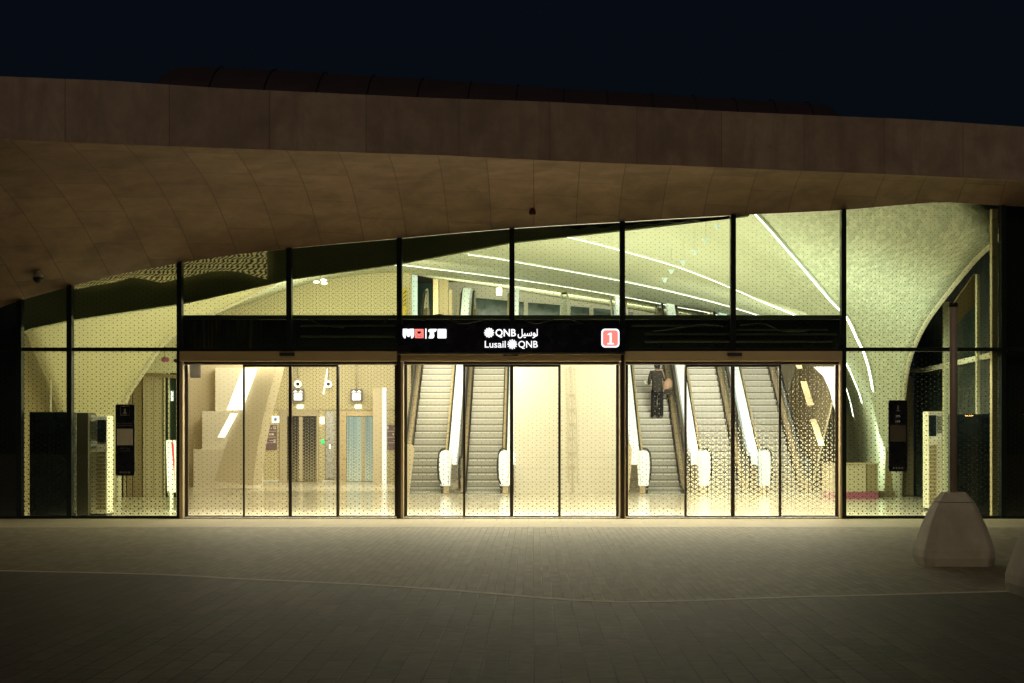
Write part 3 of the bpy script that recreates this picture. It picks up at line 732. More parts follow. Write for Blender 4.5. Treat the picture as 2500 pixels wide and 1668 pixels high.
# ================================================================== SMALL FIXTURES UNDER THE CANOPY
def soff_z(X, Y):
    gx = VX + X * 120
    a = None
    best = min(range(len(lip)), key=lambda i: abs(lip[i].x - X)); a = lip[best]
    b = Vector((X, .02, PZ(lerp_pts(glass_px, gx), 0))); v = (Y - a.y) / (b.y - a.y)
    return a.z + (b.z - a.z) * v + sin(pi * v) * .10 * (a - b).length * .45
def dome_cam(px, py, Y, label, up=True):
    c = P(px, py, Y); zc = soff_z(c.x, Y) if up else c.z + .12
    t = thing('security_camera', (c.x, Y, c.z), label, 'camera')
    mb = MB(); mb.cyl((c.x, Y), .085, .085, c.z + .04, c.z + .09); 
    mb.cyl((c.x, Y), .05, .05, c.z + .101, max(zc, c.z + .12)); mb.build('mount', 'white', t)
    mb = MB(); r = .105
    rows = [[Vector((c.x + r * cos(2 * pi * k / 16) * sin(a), Y + r * sin(2 * pi * k / 16) * sin(a), c.z + .03 - r * cos(a))) for k in range(17)] for a in [i / 6 * pi / 2 for i in range(7)]]
    mb.loft(rows); mb.build('dome', 'rubber', t)
    return t
def hang_Y(px, py, gap):
    best = min((abs(soff_z(PX(px, -.1 * k), -.1 * k) - PZ(py, -.1 * k) - gap), -.1 * k) for k in range(1, 60)); return best[1]
dome_cam(88, 641, hang_Y(88, 641, .14), 'dome security camera under the low left end of the canopy')
YA = hang_Y(1222, 487, .07); c = P(1222, 487, YA)
ab = thing('alarm_box', (c.x, YA, c.z), 'small dark red alarm box under the middle of the canopy', 'alarm')
mb = MB(); mb.box(c.x - .062, c.x + .062, YA - .06, YA + .06, c.z - .055, c.z + .035); mb.build('alarm_case', 'alarm', ab, .02)
mb = MB(); mb.cyl((c.x, YA), .03, .03, c.z + .036, soff_z(c.x, YA) + .05); mb.build('stem', 'alarm', ab)
mb = MB(); mb.disc(c.x, c.z - .01, .03, YA - .075, YA - .059, 14); mb.build('sounder', 'lum_red_dark', ab)

# ================================================================== BOLLARD POSTS
def block(cx, cy, label):
    t = thing('post_base', (cx, cy, 0), label, 'concrete base', 'cast concrete bases beside the entrance')
    prof = [(.415, .0), (.435, .10), (.43, .19), (.40, .30), (.345, .48), (.275, .65), (.218, .765)]
    def ring(h, z, ch):
        c_ = h * ch
        return [Vector((cx + x, cy + y, z)) for x, y in ((-h + c_, -h), (h - c_, -h), (h, -h + c_), (h, h - c_), (h - c_, h), (-h + c_, h), (-h, h - c_), (-h, -h + c_), (-h + c_, -h))]
    mb = MB(); mb.loft([ring(h, z, .24) for h, z in prof], smooth=False); mb.face(ring(*prof[-1], .24)[:-1])
    mb.build('skirt', 'cast', t, .035)
    mb = MB(); mb.loft([ring(.214, .772, .24), ring(.128, .885, .24)], smooth=False); mb.face(ring(.128, .885, .24)[:-1]); mb.build('cap', 'cast', t, .008)
    mb = MB(); mb.cyl((cx, cy), .047, .047, .886, 3.16); mb.build('post', 'post', t)
    mb = MB(); mb.cyl((cx, cy), .055, .05, 3.161, 3.21); mb.build('post_top', 'dark_metal', t)
    return t
block(5.15, -11.95, 'cast concrete base with a slim brown post in front of the right glass')
block(5.20, -16.0, 'cast concrete base cut by the right edge of the photo')

# ================================================================== VAULT
def curve3(ctrl, n):
    """ctrl: (px, py, Y) -> n points evenly spaced along the bend"""
    d = dense(ctrl, 10); pts = [P(*q) for q in d]
    L = [0]
    for a, b in zip(pts, pts[1:]): L.append(L[-1] + (b - a).length)
    out = []; j = 0
    for i in range(n):
        s = L[-1] * i / (n - 1)
        while j < len(L) - 2 and L[j + 1] < s: j += 1
        f = (s - L[j]) / max(1e-6, L[j + 1] - L[j]); out.append(pts[j].lerp(pts[j + 1], min(1, max(0, f))))
    return out
SL = {}
SL['E'] = [(-150, 620, .8), (300, 470, .8), (900, 440, .8), (1500, 440, .8), (1900, 432, .8), (2150, 440, .8), (2265, 480, .8), (2296, 530, .8), (2236, 590, 2.0), (2170, 670, 3.8), (2122, 735, 5.4), (2092, 795, 7.0), (2076, 850, 8.4), (2068, 920, 10), (2063, 1020, 11.5), (2060, 1143, 12.1)]
SL['D'] = [(-100, 640, 2), (400, 470, 2.2), (1100, 380, 2.6), (1550, 400, 3.0), (1690, 448, 3.3), (1745, 500, 3.6), (1800, 562, 4.4), (1860, 632, 5.4), (1905, 685, 6.4), (1945, 728, 7.4), (1968, 775, 8.5), (1985, 810, 9.3), (1997, 850, 10.1), (2005, 895, 11), (2014, 960, 12), (2020, 1040, 13), (2022, 1136, 13.4)]
SL['C'] = [(-50, 700, 8), (500, 560, 9), (1000, 510, 10), (1200, 523, 10.3), (1330, 548, 10.6), (1430, 574, 11), (1560, 612, 11.5), (1682, 660, 12.2), (1760, 695, 12.7), (1825, 722, 13.1), (1880, 757, 13.6), (1920, 795, 14.2), (1945, 835, 14.8), (1965, 880, 15.5), (1980, 925, 16), (1990, 1000, 16.6), (1994, 1126, 17.2)]
SL['B'] = [(0, 740, 14), (500, 640, 14.6), (900, 578, 15), (1075, 583, 15.4), (1200, 602, 15.8), (1427, 643, 16.6), (1600, 682, 17.4), (1740, 722, 18), (1830, 760, 18.7), (1895, 805, 19.3), (1930, 855, 19.8), (1950, 910, 20.2), (1960, 955, 20.6), (1968, 1010, 21), (1970, 1117, 21.4)]
SL['A'] = [(100, 830, 21), (400, 740, 21.4), (640, 664, 21.8), (760, 630, 22), (890, 607, 22.3), (1000, 616, 22.6), (1172, 638, 23), (1300, 657, 23.4), (1428, 679, 23.8), (1550, 702, 24.2), (1650, 722, 24.6), (1780, 768, 25), (1870, 818, 25.4), (1915, 880, 25.8), (1932, 945, 26.1), (1938, 990, 26.3), (1944, 1107, 26.6)]
SL['F'] = [(100, 850, 25), (400, 755, 26), (640, 672, 27), (760, 640, 27.2), (900, 625, 27.3), (1000, 640, 29), (1172, 665, 30), (1300, 686, 30.5), (1428, 706, 31), (1550, 728, 31.3), (1650, 748, 31.5), (1780, 792, 31.7), (1870, 840, 31.9), (1900, 890, 32), (1915, 950, 32), (1922, 1000, 32), (1926, 1098, 32)]
NP = 90
BR = {'E': 2170, 'D': 1905, 'C': 1825, 'B': 1740, 'A': 1650, 'F': 1550}
CV = {}
for k, v in SL.items():                 # same share of points before and after the springing of the arch
    full = dense(v, 10); kb = [i for i, q in enumerate(v) if q[0] == BR[k]][-1] * 10
    def even(pts, n):
        w_ = [P(*q) for q in pts]; L = [0]
        for a, b in zip(w_, w_[1:]): L.append(L[-1] + (b - a).length)
        out = []; j = 0
        for i in range(n):
            q = L[-1] * i / (n - 1)
            while j < len(L) - 2 and L[j + 1] < q: j += 1
            f = (q - L[j]) / max(1e-6, L[j + 1] - L[j]); out.append(w_[j].lerp(w_[j + 1], min(1, max(0, f))))
        return out
    CV[k] = even(full[:kb + 1], 56) + even(full[kb:], NP - 55)[1:]
order = 'EDCBAF'; rows = []; uvs = []
vv = 0
for a, b in zip(order, order[1:]):
    steps = 8
    for k in range(steps):
        f = k / steps
        rows.append([p.lerp(q, f) for p, q in zip(CV[a], CV[b])])
rows.append(CV['F'])
for i, r in enumerate(rows):
    u = 0; ur = []
    for j, p in enumerate(r):
        if j: u += (p - r[j - 1]).length
        ur.append((u, i * .42))
    uvs.append(ur)
vault = thing('vault', (4, 12, 0), 'cream tiled vault curving from the ceiling down to the floor at the right', 'vault')
mb = MB(); mb.loft(rows, uvs); vs_ = mb.build('vault_shell', 'vault', vault)
sm_ = vs_.modifiers.new('thick', 'SOLIDIFY'); sm_.thickness = .06
fc_ = min(vs_.data.polygons, key=lambda q: (q.center + vault.location - P(1500, 590, 11)).length)
sm_.offset = 1 if fc_.normal.dot(Vector((0, 12, 2)) - (fc_.center + vault.location)) < 0 else -1
# rim of the open arch at the right
eidx = [i for i, p in enumerate(CV['E']) if p.x > 8.3 and p.z < PZ(515, .8)]
rim = [CV['E'][i] for i in range(eidx[0], NP)]
mb = MB(); mb.loft([[p + Vector((.0, -.03, .0)) for p in rim], [p + Vector((.10, -.06, -.03)) for p in rim], [p + Vector((.13, .10, -.03)) for p in rim]]); mb.build('arch_rim', 'cream_warm', vault)

def strip(key, y0, y1, label, w=.075):
    pts = [p for p in dense(SL[key], 8) if y0[0] <= p[0] and p[1] <= y1]
    path = [P(x, y, Y - .02) for x, y, Y in pts]
    mb = MB(); a, b, c_, d_ = [], [], [], []
    for i, p in enumerate(path):
        tan = (path[min(i + 1, len(path) - 1)] - path[max(0, i - 1)]).normalized()
        n = Vector((0, 1, 0)).cross(tan).normalized()
        if n.z > 0 or (abs(n.z) < .2 and n.x > 0): n = -n
        side = tan.cross(n).normalized()
        p = p + n * .03
        a.append(p - side * w); b.append(p + side * w); c_.append(p + side * w - n * .05); d_.append(p - side * w - n * .05)
    mb.loft([a, b], mi=0); mb.loft([b, c_], mi=1); mb.loft([d_, a], mi=1); mb.loft([c_, d_], mi=1)
    o = mb.build('light_strip', ['led', 'white'], None, 0, path[len(path) // 2])
    tag(o, label, 'ceiling light', 'curved light strips across the vault'); return o
strip('D', (1700,), 895, 'light strip nearest the glass, steepest of the curved ceiling lines', .066)
strip('C', (1300,), 925, 'second light strip from the glass, ending second lowest on the right wall', .060)
strip('B', (1060,), 955, 'third light strip from the glass, between the second and the farthest', .056)
strip('A', (880,), 992, 'farthest light strip, lowest line over the upper floor', .054)

# left vault that narrows to a foot
Lc = [(10, 560, 1.2), (25, 640, 1.6), (45, 715, 2.2), (65, 763, 3.0), (85, 810, 3.8), (108, 862, 4.8), (128, 915, 6.0), (148, 975, 7.3), (165, 1050, 8.4), (172, 1155, 8.8)]
Rc = [(760, 540, 2.2), (690, 606, 3.0), (590, 670, 4.0), (500, 712, 4.8), (410, 757, 5.6), (366, 793, 6.2), (335, 838, 6.8), (306, 880, 7.4), (284, 918, 8.0), (272, 970, 8.4), (268, 1060, 8.7), (268, 1152, 9.0)]
n = 40; la = curve3(Lc, n); ra = curve3(Rc, n)
rows = []; uvs = []
for i in range(n):
    r = []; ur = []
    for k in range(15):
        f = k / 14; q = la[i].lerp(ra[i], f); q.y += -.35 * sin(pi * f) * (.3 + .7 * i / n); r.append(q); ur.append((f * 3, i * .2))
    rows.append(r); uvs.append(ur)
fun = thing('vault_pier', (-6.9, 8, 0), 'cream vault pier narrowing to the floor behind the left glass', 'vault pier')
mb = MB(); mb.loft(rows, uvs); fo = mb.build('pier_shell', 'cream', fun); fo.modifiers.new('thick', 'SOLIDIFY').thickness = .15
for cv in (la, ra):
    mb = MB(); sgn = -1 if cv is la else 1
    mb.loft([[p + Vector((0, -.02, 0)) for p in cv], [p + Vector((sgn * .07, .0, 0)) for p in cv], [p + Vector((sgn * .07, .2, 0)) for p in cv]]); mb.build('pier_edge', 'cream_warm', fun)

# outer walls of the hall
mb = MB(); mb.box(-11.6, -11.3, .7, 34, 0, 8); one('side_wall', 'dark brown side wall at the left end of the hall', 'wall', mb, 'tan_dark', (-11.4, 16, 0))

# ================================================================== LIFT WALL
YL = 27.5
lw = thing('lift_wall', (-8, YL, 0), 'cream perforated wall behind the lifts', 'wall')
mb = MB(); mb.box(PX(300, YL), PX(943, YL), YL, YL + .3, 0, 7.4); mb.build('wall_panel', 'perf', lw)
for py in (941,):
    mb = MB(); mb.box(PX(585, YL), PX(930, YL), YL - .012, YL + .01, PZ(py + .6, YL), PZ(py - .6, YL)); mb.build('panel_joint', 'tan_dark', lw)
mb = MB(); mb.box(PX(585, YL), PX(650, YL), YL - .03, YL + .01, 0, .06); mb.box(PX(740, YL), PX(765, YL), YL - .03, YL + .01, 0, .06); mb.build('skirting', 'white', lw)
def lift(x0, x1, z1py, split, mat, label, jamb_mat):
    t = thing('lift_door', (PX((x0 + x1) / 2, YL), YL, 0), label, 'lift door', 'glass lift doors in the perforated wall')
    z1 = PZ(z1py, YL); y = YL - .14
    fx0, fx1 = PX(x0, YL), PX(x1, YL)
    mb = MB(); mb.box(fx0, fx0 + .26, y, YL - .002, 0, z1); mb.box(fx1 - .07, fx1, y, YL - .002, 0, z1); mb.box(fx0 + .26, fx1 - .07, y + .002, YL - .002, PZ(955, YL), z1); mb.build('frame', jamb_mat, t, .01)
    gx = PX(split, YL)
    for a, b in ((fx0 + .45, gx - .065), (gx + .065, fx1 - .075)):
        mb = MB(); mb.box(a, b, y + .05, y + .08, .02, PZ(956, YL)); d = mb.build('leaf', mat, t)
    mb = MB(); mb.box(fx0 + .27, fx0 + .44, y + .04, y + .10, .02, PZ(956, YL)); mb.build('side_light', 'lift_black' if mat == 'lift_black' else 'lift_blue', t)
    mb = MB(); mb.box(gx - .064, gx + .064, y + .04, y + .10, .02, PZ(956, YL)); mb.build('meeting_stile', 'tan', t, .005)
    return t
lift(643, 732, 941, 691, 'lift_black', 'lift door of black glass printed with cream triangles', 'tan')
lift(779, 872, 943, 834, 'lift_blue', 'lift door of pale blue glass beside the tan pillar', 'deck')
mb = MB(); mb.box(PX(746, YL - .2), PX(768, YL - .2), YL - .12, YL - .04, .1, PZ(944, YL)); cp = mb.build('call_panel', 'steel', None, .01, (PX(757, YL), YL - .1, 0)); tag(cp, 'tall brushed steel call panel between the two lift doors', 'call panel')
mb = MB(); mb.box(PX(755.5, YL - .13), PX(759, YL - .13), YL - .135, YL - .119, PZ(1030, YL), PZ(1020, YL)); mb.build('call_button', 'lum_soft', cp, origin=(PX(757, YL), YL - .1, 0))
YPI = 25.0
pl = thing('pillar', (PX(871, YPI), YPI, 0), 'tan pillar with a bright white edge right of the pale blue lift', 'pillar')
mb = MB(); mb.box(PX(856, YPI), PX(877, YPI), YPI, YPI + .4, 0, PZ(890, YPI)); mb.build('pillar_shaft', 'tan', pl)
mb = MB(); mb.box(PX(877.2, YPI), PX(886, YPI), YPI + .02, YPI + .4, 0, PZ(890, YPI)); mb.build('white_edge', 'added_glow', pl)
def lift_sign(px, label, flip):
    y = YL - .5; x = PX(px, y)
    t = thing('lift_sign', (x, y, PZ(922, y)), label, 'sign', 'square lift signs hung above the lift doors')
    a = PX(px - 14, y); b = PX(px + 14, y); z0, z1 = PZ(922.5, y), PZ(893, y)
    mb = MB(); mb.rrect(a, b, z0, z1, y, y + .12, .05); mb.build('sign_case', 'sign_grey', t)
    mb = MB(); mb.rrect(a + .07, b - .07, z0 + .06, z0 + .30, y - .012, y, .03)
    for q in (-.09, .09):
        mb.prism([(x + q - .085, z1 - .11), (x + q + .085, z1 - .11), (x + q, z1 - .035)], y - .010, y)
    fc = mb.build('lit_face', 'lum_white', t)
    for q in (-.05, .06):
        mb = MB(); mb.box(x + q - .03, x + q + .03, y - .016, y - .0125, z0 + .22, z0 + .235); mb.box(x + q - .008, x + q + .008, y - .0165, y - .0125, z0 + .17, z0 + .221)
        mb.build('person_mark', 'sign_grey', fc)
    mb = MB(); mb.tube([(x, y + .06, z1), (x, y + .06, PZ(840, y) + .4)], .012, 6); mb.build('hanger', 'steel', t)
    zz0, zz1 = PZ(937, y), PZ(928, y)
    mb = MB(); mb.box(x - .10, x + .12, YL - .10, YL - .02, zz0, zz1)
    one('floor_display', 'small pale floor display under the ' + ('left' if flip else 'right') + ' lift sign', 'display', mb, 'lum_soft', (x, YL - .06, zz0))
lift_sign(684, 'square lift sign above the black patterned lift door', True)
lift_sign(818, 'square lift sign above the pale blue lift door', False)
def directory(px0, px1, label):
    y = YL - .07; x0, x1 = PX(px0, y), PX(px1, y); z0, z1 = PZ(1032, y), PZ(975, y); h = z1 - z0; w = PX(635, y) - PX(600, y)
    t = thing('direction_board', ((x0 + x1) / 2, y, z0), label, 'sign', 'mauve direction boards beside the lifts')
    mb = MB(); mb.rrect(x0, x0 + w, z0, z1, y, YL - .004, .03); mb.build('board', 'sign_purple', t)
    mb = MB()
    for f in (.21, .45, .675): mb.box(x0 + .02, x0 + w - .02, y - .006, y, z1 - h * (f + .055), z1 - h * (f + .035))
    mb.build('divider', 'print_white', t)
    mb = MB(); mb.rrect(x0 + .02, x0 + .13, z1 - h * .17, z1 - h * .06, y - .006, y, .012); mb.prism([(x0 + .04, z1 - h * .06), (x0 + .11, z1 - h * .06), (x0 + .075, z1 - h * .02)], y - .0055, y); mb.build('lift_pictogram', 'print_white', t)
    mb = MB(); add_text(mb, 'G', x0 + w - .13, z1 - h * .17, h * .13, y - .002, .03); mb.build('level_letter', 'print_white', t, normals=False)
    mb = MB(); mb.disc(x0 + w - .19, z1 - h * .14, .022, y - .006, y, 12); mb.build('dot', 'print_white', t)
    mb = MB(); mb.rrect(x0 + .27, x0 + .32, z1 - h * .42, z1 - h * .34, y - .006, y, .01); mb.rrect(x0 + .345, x0 + .43, z1 - h * .42, z1 - h * .34, y - .006, y, .01); mb.build('service_mark', 'print_white', t)
    mb = MB(); mb.rrect(x0 + w - .11, x0 + w - .04, z1 - h * .72, z1 - h * .58, y - .006, y, .012); mb.build('door_pictogram', 'print_white', t)
    mb = MB(); mb.box(x0 + .27, x0 + .42, y - .006, y, z1 - h * .64, z1 - h * .615); mb.build('small_mark', 'print_white', t)
directory(600, 635, 'mauve direction board left of the black lift door')
directory(883, 918, 'mauve direction board half hidden beside the tan pillar')
y = YL - .06
nt = thing('notice', (PX(632, y), y, PZ(970, y)), 'white notice with a blue star mark beside the black lift', 'notice')
mb = MB(); mb.box(PX(624, y), PX(640, y), y, YL - .003, PZ(970, y), PZ(955, y)); mb.build('notice_sheet', 'lum_soft', nt)
mb = MB()
cx_, cz_ = PX(632, y), PZ(962.5, y)
for k in range(3):
    a = k * pi / 3 + pi / 2; dx, dz = cos(a) * .085, sin(a) * .085; nx, nz = -sin(a) * .017, cos(a) * .017
    mb.prism([(cx_ - dx - nx, cz_ - dz - nz), (cx_ + dx - nx, cz_ + dz - nz), (cx_ + dx + nx, cz_ + dz + nz), (cx_ - dx + nx, cz_ - dz + nz)], y - .006 - k * .001, y - .001)
mb.build('star_mark', 'blue_mark', nt)
mb = MB(); mb.box(PX(734, y), PX(744, y), y, YL - .003, PZ(973, y), PZ(957, y)); one('notice', 'plain white notice right of the black lift door', 'notice', mb, 'lum_soft', (PX(739, y), y, PZ(973, y)))
mb = MB(); mb.box(PX(736.5, y), PX(744, y), y, YL - .003, PZ(1018, y), PZ(1009, y)); one('exit_marker', 'small green lit marker between the lift doors', 'marker', mb, 'green_lum', (PX(740, y), y, PZ(1018, y)))
for px, lb in ((683, 'round ceiling camera above the left lift sign'), (753, 'round ceiling camera right of the left lift sign')):
    y = YL - .6; c = P(px, 881.5, y); t = thing('security_camera', c, lb, 'camera')
    mb = MB(); mb.disc(c.x, c.z, .125, y, y + .1, 20); mb.build('housing', 'lum_soft', t)
    mb = MB(); mb.disc(c.x + .01, c.z, .06, y - .03, y - .001, 16); mb.build('lens', 'mullion', t)
    mb = MB(); mb.tube([(c.x, y + .05, c.z + .12), (c.x, y + .05, c.z + 1.4)], .015, 6); mb.build('hanger', 'steel', t)
# a reflection on the lift wall, imitated by an added glowing tube
mb = MB(); mb.tube([P(752, 846, YL - .06), P(742, 905, YL - .06)], .03, 6); one('wall_glow', 'slanted reflection imitated by a slim glowing line on the wall between the lifts', 'wall light', mb, 'lum_soft', P(748, 870, YL - .06))

# stepped wall and leaning leg at the left door
YW = 20.0
sw = thing('stepped_wall', (PX(470, YW), YW, 0), 'pale stepped wall panels left of the leaning leg', 'wall')
for i, (x0, x1, y0, y1, dy, mt) in enumerate(((425, 600, 800, 1125, .9, 'tan'), (494, 600, 842, 943, .5, 'cream_warm'), (464, 600, 943, 1031, .3, 'cream_warm'), (444, 600, 1031, 1118, .1, 'cream_warm'))):
    zz0 = PZ(y1, YW) if i else 0
    if i == 3: zz0 = 0
    mb = MB(); mb.box(PX(x0, YW + dy), PX(x1, YW + dy), YW + dy, YW + dy + .35, zz0, PZ(y0, YW)); mb.build('wall_step', mt, sw)
YG = 17.5
lg = thing('leaning_leg', (PX(540, YG), YG, 0), 'tan leaning vault leg between the stepped wall and the lifts', 'vault leg')
mb = MB(); mb.prism([(PX(x, YG), PZ(y, YG)) for x, y in ((492, 1104), (530, 985), (560, 905), (585, 842), (592, 800), (640, 800), (632, 850), (606, 950), (590, 1030), (580, 1114))], YG, YG + 1.6); mb.build('leg_shaft', 'tan', lg)
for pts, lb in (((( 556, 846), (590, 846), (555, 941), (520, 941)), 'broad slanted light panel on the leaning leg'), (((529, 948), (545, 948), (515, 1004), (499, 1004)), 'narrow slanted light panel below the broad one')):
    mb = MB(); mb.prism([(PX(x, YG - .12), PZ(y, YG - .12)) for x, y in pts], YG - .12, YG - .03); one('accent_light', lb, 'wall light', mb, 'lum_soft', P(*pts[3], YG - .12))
mb = MB(); mb.rrect(PX(436, 14), PX(459, 14), PZ(867, 14), PZ(838, 14) + .2, 14, 14.15, .03); one('hanging_board', 'grey board hung at the top left of the lift door opening', 'board', mb, 'sign_grey', P(448, 867, 14))

# ================================================================== PARTITION BETWEEN THE ESCALATORS
YPW = 14.9
pw = thing('partition', (PX(1300, YPW), YPW, 0), 'plain cream partition between the left and right escalators', 'partition')
mb = MB(); mb.box(PX(1180, YPW), PX(1437, YPW), YPW, YPW + .4, 0, 4.75); mb.build('partition_panel', 'cream_warm', pw)
for py in (1050, 1075, 1107):
    mb = MB(); mb.box(PX(1182, YPW), PX(1436, YPW), YPW - .006, YPW, PZ(py + .35, YPW), PZ(py - .35, YPW)); mb.build('panel_joint', 'tan', pw)
cr = thing('vertical_rails', (PX(1312, YPW), YPW - .1, 0), 'thin vertical rails with clips on the cream partition', 'cable riser')
for px, y0, y1, r in ((1301, 842, 1108, .012), (1322, 842, 1108, .012), (1311, 842, 1165, .02)):  # three thin uprights, crossed by small clips
    mb = MB(); mb.tube([P(px - 5, y0, YPW - .08), P(px, 960, YPW - .08), P(px + 3, min(y1, 1131), YPW - .08)], r, 6); mb.build('thin_rail', 'cream_warm', cr)
for k in range(6):
    py = 905 + k * 33; mb = MB(); mb.box(PX(1306, YPW), PX(1317, YPW), YPW - .13, YPW - .06, PZ(py + 5, YPW), PZ(py, YPW)); mb.build('clip', 'tan', cr)

# ================================================================== ESCALATORS
YE = 14.3
def path_z(y):
    y0, y1 = 1.0, 1.0 + 5.5 / .577
    def sm(v): return (v + sqrt(v * v + .09)) / 2
    return .577 * (sm(y - y0) - sm(y - y1)) - .577 * (sm(-y0) - sm(-y1))
def esc_build(X, mirror, label, panel_mats):
    t = thing('escalator', (X, YE, 0), label, 'escalator', 'escalators rising to the upper floor')
    sgn = -1 if mirror else 1
    O = Vector((X, YE, 0))
    # steps share one mesh
    mb = MB(); mb.box(-.48, .48, 0, .40, -.21, 0, 0); st = None
    bmesh.ops.translate(mb.bm, verts=mb.bm.verts, vec=(0, 0, 0))
    me = None
    for k in range(29):
        y = .30 + .3464 * k; z = path_z(y + .2)
        if st is None:
            st = mb.build('step', 'step', None, .012); st.parent = t; me = st
        else:
            c_ = st.copy(); link(c_); c_.parent = t; me = c_
        me.location = (0, y, z)
    # a run of section along the incline
    ys = [.0 + .25 * k for k in range(47)]
    def run(name, x0, x1, h0, h1, mat, y_from=-.0, y_to=11.6, bev=0.0):
        mb = MB(); yy = [q for q in ys if y_from <= q <= y_to]
        a = [Vector((x0, q, path_z(q) + h0)) for q in yy]; b = [Vector((x0, q, path_z(q) + h1)) for q in yy]
        c2 = [Vector((x1, q, path_z(q) + h1)) for q in yy]; d2 = [Vector((x1, q, path_z(q) + h0)) for q in yy]
        mb.loft([a, b, c2, d2, a], smooth=False)
        for e in (0, -1): mb.face([a[e], b[e], c2[e], d2[e]])
        o = mb.build(name, mat, None, bev); o.parent = t; return o
    for s_ in (-1, 1):
        run('skirt', s_ * .485, s_ * .52, -.25, .12, 'dark_metal')
        outer = (s_ == -sgn)
        if not outer:
            run('decking', s_ * .521, s_ * .60, .05, .42, 'deck')
            # smoked balustrade with a rounded newel
            mb = MB(); yy = [q for q in ys if q >= .25 and q <= 11.4]
            outl = [(q, path_z(q) + .30) for q in yy] + [(q, path_z(q) + .96) for q in yy[::-1]]
            outl += [(.0 + .42 * cos(a) * 1 - .05, .58 + .42 * sin(a)) for a in [radians(95 + 17 * k) for k in range(11)]]
            mb.prism(outl, s_ * .60, s_ * .625, axis='x'); o = mb.build('balustrade', 'smoked', None); o.parent = t
            hr = [(s_ * .612, q, path_z(q) + .985) for q in yy[::-1]] + [(s_ * .612, -.05 + .45 * cos(a), .575 + .45 * sin(a)) for a in [radians(95 + 17 * k) for k in range(11)]] + [(s_ * .612, .3, .16)]
        else:
            x0, x1 = s_ * .655, s_ * .90
            run('side_panel', x0 - s_ * 0.0, x1, .78, 1.10, panel_mats[0], .5)
            run('panel_line', x0 - s_ * .022, x0 - s_ * .001, .92, 1.12, 'mullion', .5)
            run('inner_panel', s_ * .53, x0 - s_ * .03, .30, .93, 'deck' if panel_mats[0] == 'added_glow' else 'steel', .4)
            mb = MB(); xo = [(.47, .22), (.74, .22), (.75, .50), (.77, .80), (.785, 1.02), (.775, 1.12), (.73, 1.18), (.60, 1.19), (.50, 1.17), (.455, 1.10), (.44, .95), (.435, .70), (.45, .45)]
            mb.prism([(s_ * a, b) for a, b in xo], -.20, .12); o = mb.build('newel_panel', panel_mats[1], None, .035); o.parent = t
            mb = MB(); mb.tube([(s_ * .70, -.205, .26), (s_ * .715, -.208, .70), (s_ * .72, -.206, 1.10)], .006, 5); o = mb.build('newel_seam', 'steel', None); o.parent = t
            mb = MB(); mb.tube([(s_ * .52, -.17, .24), (s_ * .435, -.21, .42), (s_ * .415, -.225, .70), (s_ * .42, -.22, .96), (s_ * .44, -.19, 1.12), (s_ * .50, -.06, 1.215), (s_ * .58, .3, 1.24)], .026, 8); o = mb.build('newel_handrail', 'rubber', None); o.parent = t
            mb = MB(); mb.prism([(-.02, .02), (-.02, .21), (.12, .21), (.12, .02)], s_ * .55, s_ * .70, axis='x'); o = mb.build('newel_foot', 'deck', None); o.parent = t
            hr = [(s_ * .63, q, path_z(q) + .99) for q in [q for q in ys if .5 <= q <= 11.4][::-1]] + [(s_ * .50, .14, 1.05), (s_ * .46, -.05, .95), (s_ * .455, -.14, .7), (s_ * .46, -.10, .4), (s_ * .50, .05, .18)]
        mb = MB(); mb.tube(hr, .036, 8); o = mb.build('handrail', 'rubber', None); o.parent = t
        # upper newel seen above the lobby lid
        mb = MB(); ou = [(11.2, 5.5), (11.2, 6.15), (11.45, 6.52), (11.7, 6.58), (11.95, 6.45), (12.15, 6.05), (12.2, 5.5)]
        mb.prism(ou, s_ * .60, s_ * .63, axis='x'); o = mb.build('upper_newel', 'clear', None); o.parent = t
        mb = MB(); mb.tube([(s_ * .615, a, b) for a, b in ou], .04, 8); o = mb.build('upper_handrail', 'white', None); o.parent = t
    mb = MB(); mb.box(-.62, .62, -.9, .29, .0, .012); o = mb.build('comb_plate', 'step', None); o.parent = t
    mb = MB(); mb.box(-.60, .60, 11.0, 11.05, 4.6, 5.48); o = mb.build('truss_end', 'dark_metal', None); o.parent = t
    return t
e = esc_build(-3.02, True, 'leftmost escalator, on the left of the pair behind the sign door', ('added_glow', 'added_glow'))
e2 = copy_tree(e); e2.location.x = -1.40; e2['label'] = 'second escalator from the left, beside the cream partition'
e3 = esc_build(3.60, False, 'escalator carrying the dark clothed person', ('added_glow', 'added_glow'))
e4 = copy_tree(e3); e4.location.x = 5.25; e4['label'] = 'empty escalator between the person and the last escalator'
e5 = copy_tree(e3); e5.location.x = 6.90; e5['label'] = 'rightmost escalator, beside the wrapped tan wall'
# its cladding is paler and bluer
for ch in e5.children:
    if ch.name.startswith(('side_panel', 'newel_panel')):
        ch.data = ch.data.copy(); ch.data.materials.clear(); ch.data.materials.append(M['palepanel'])

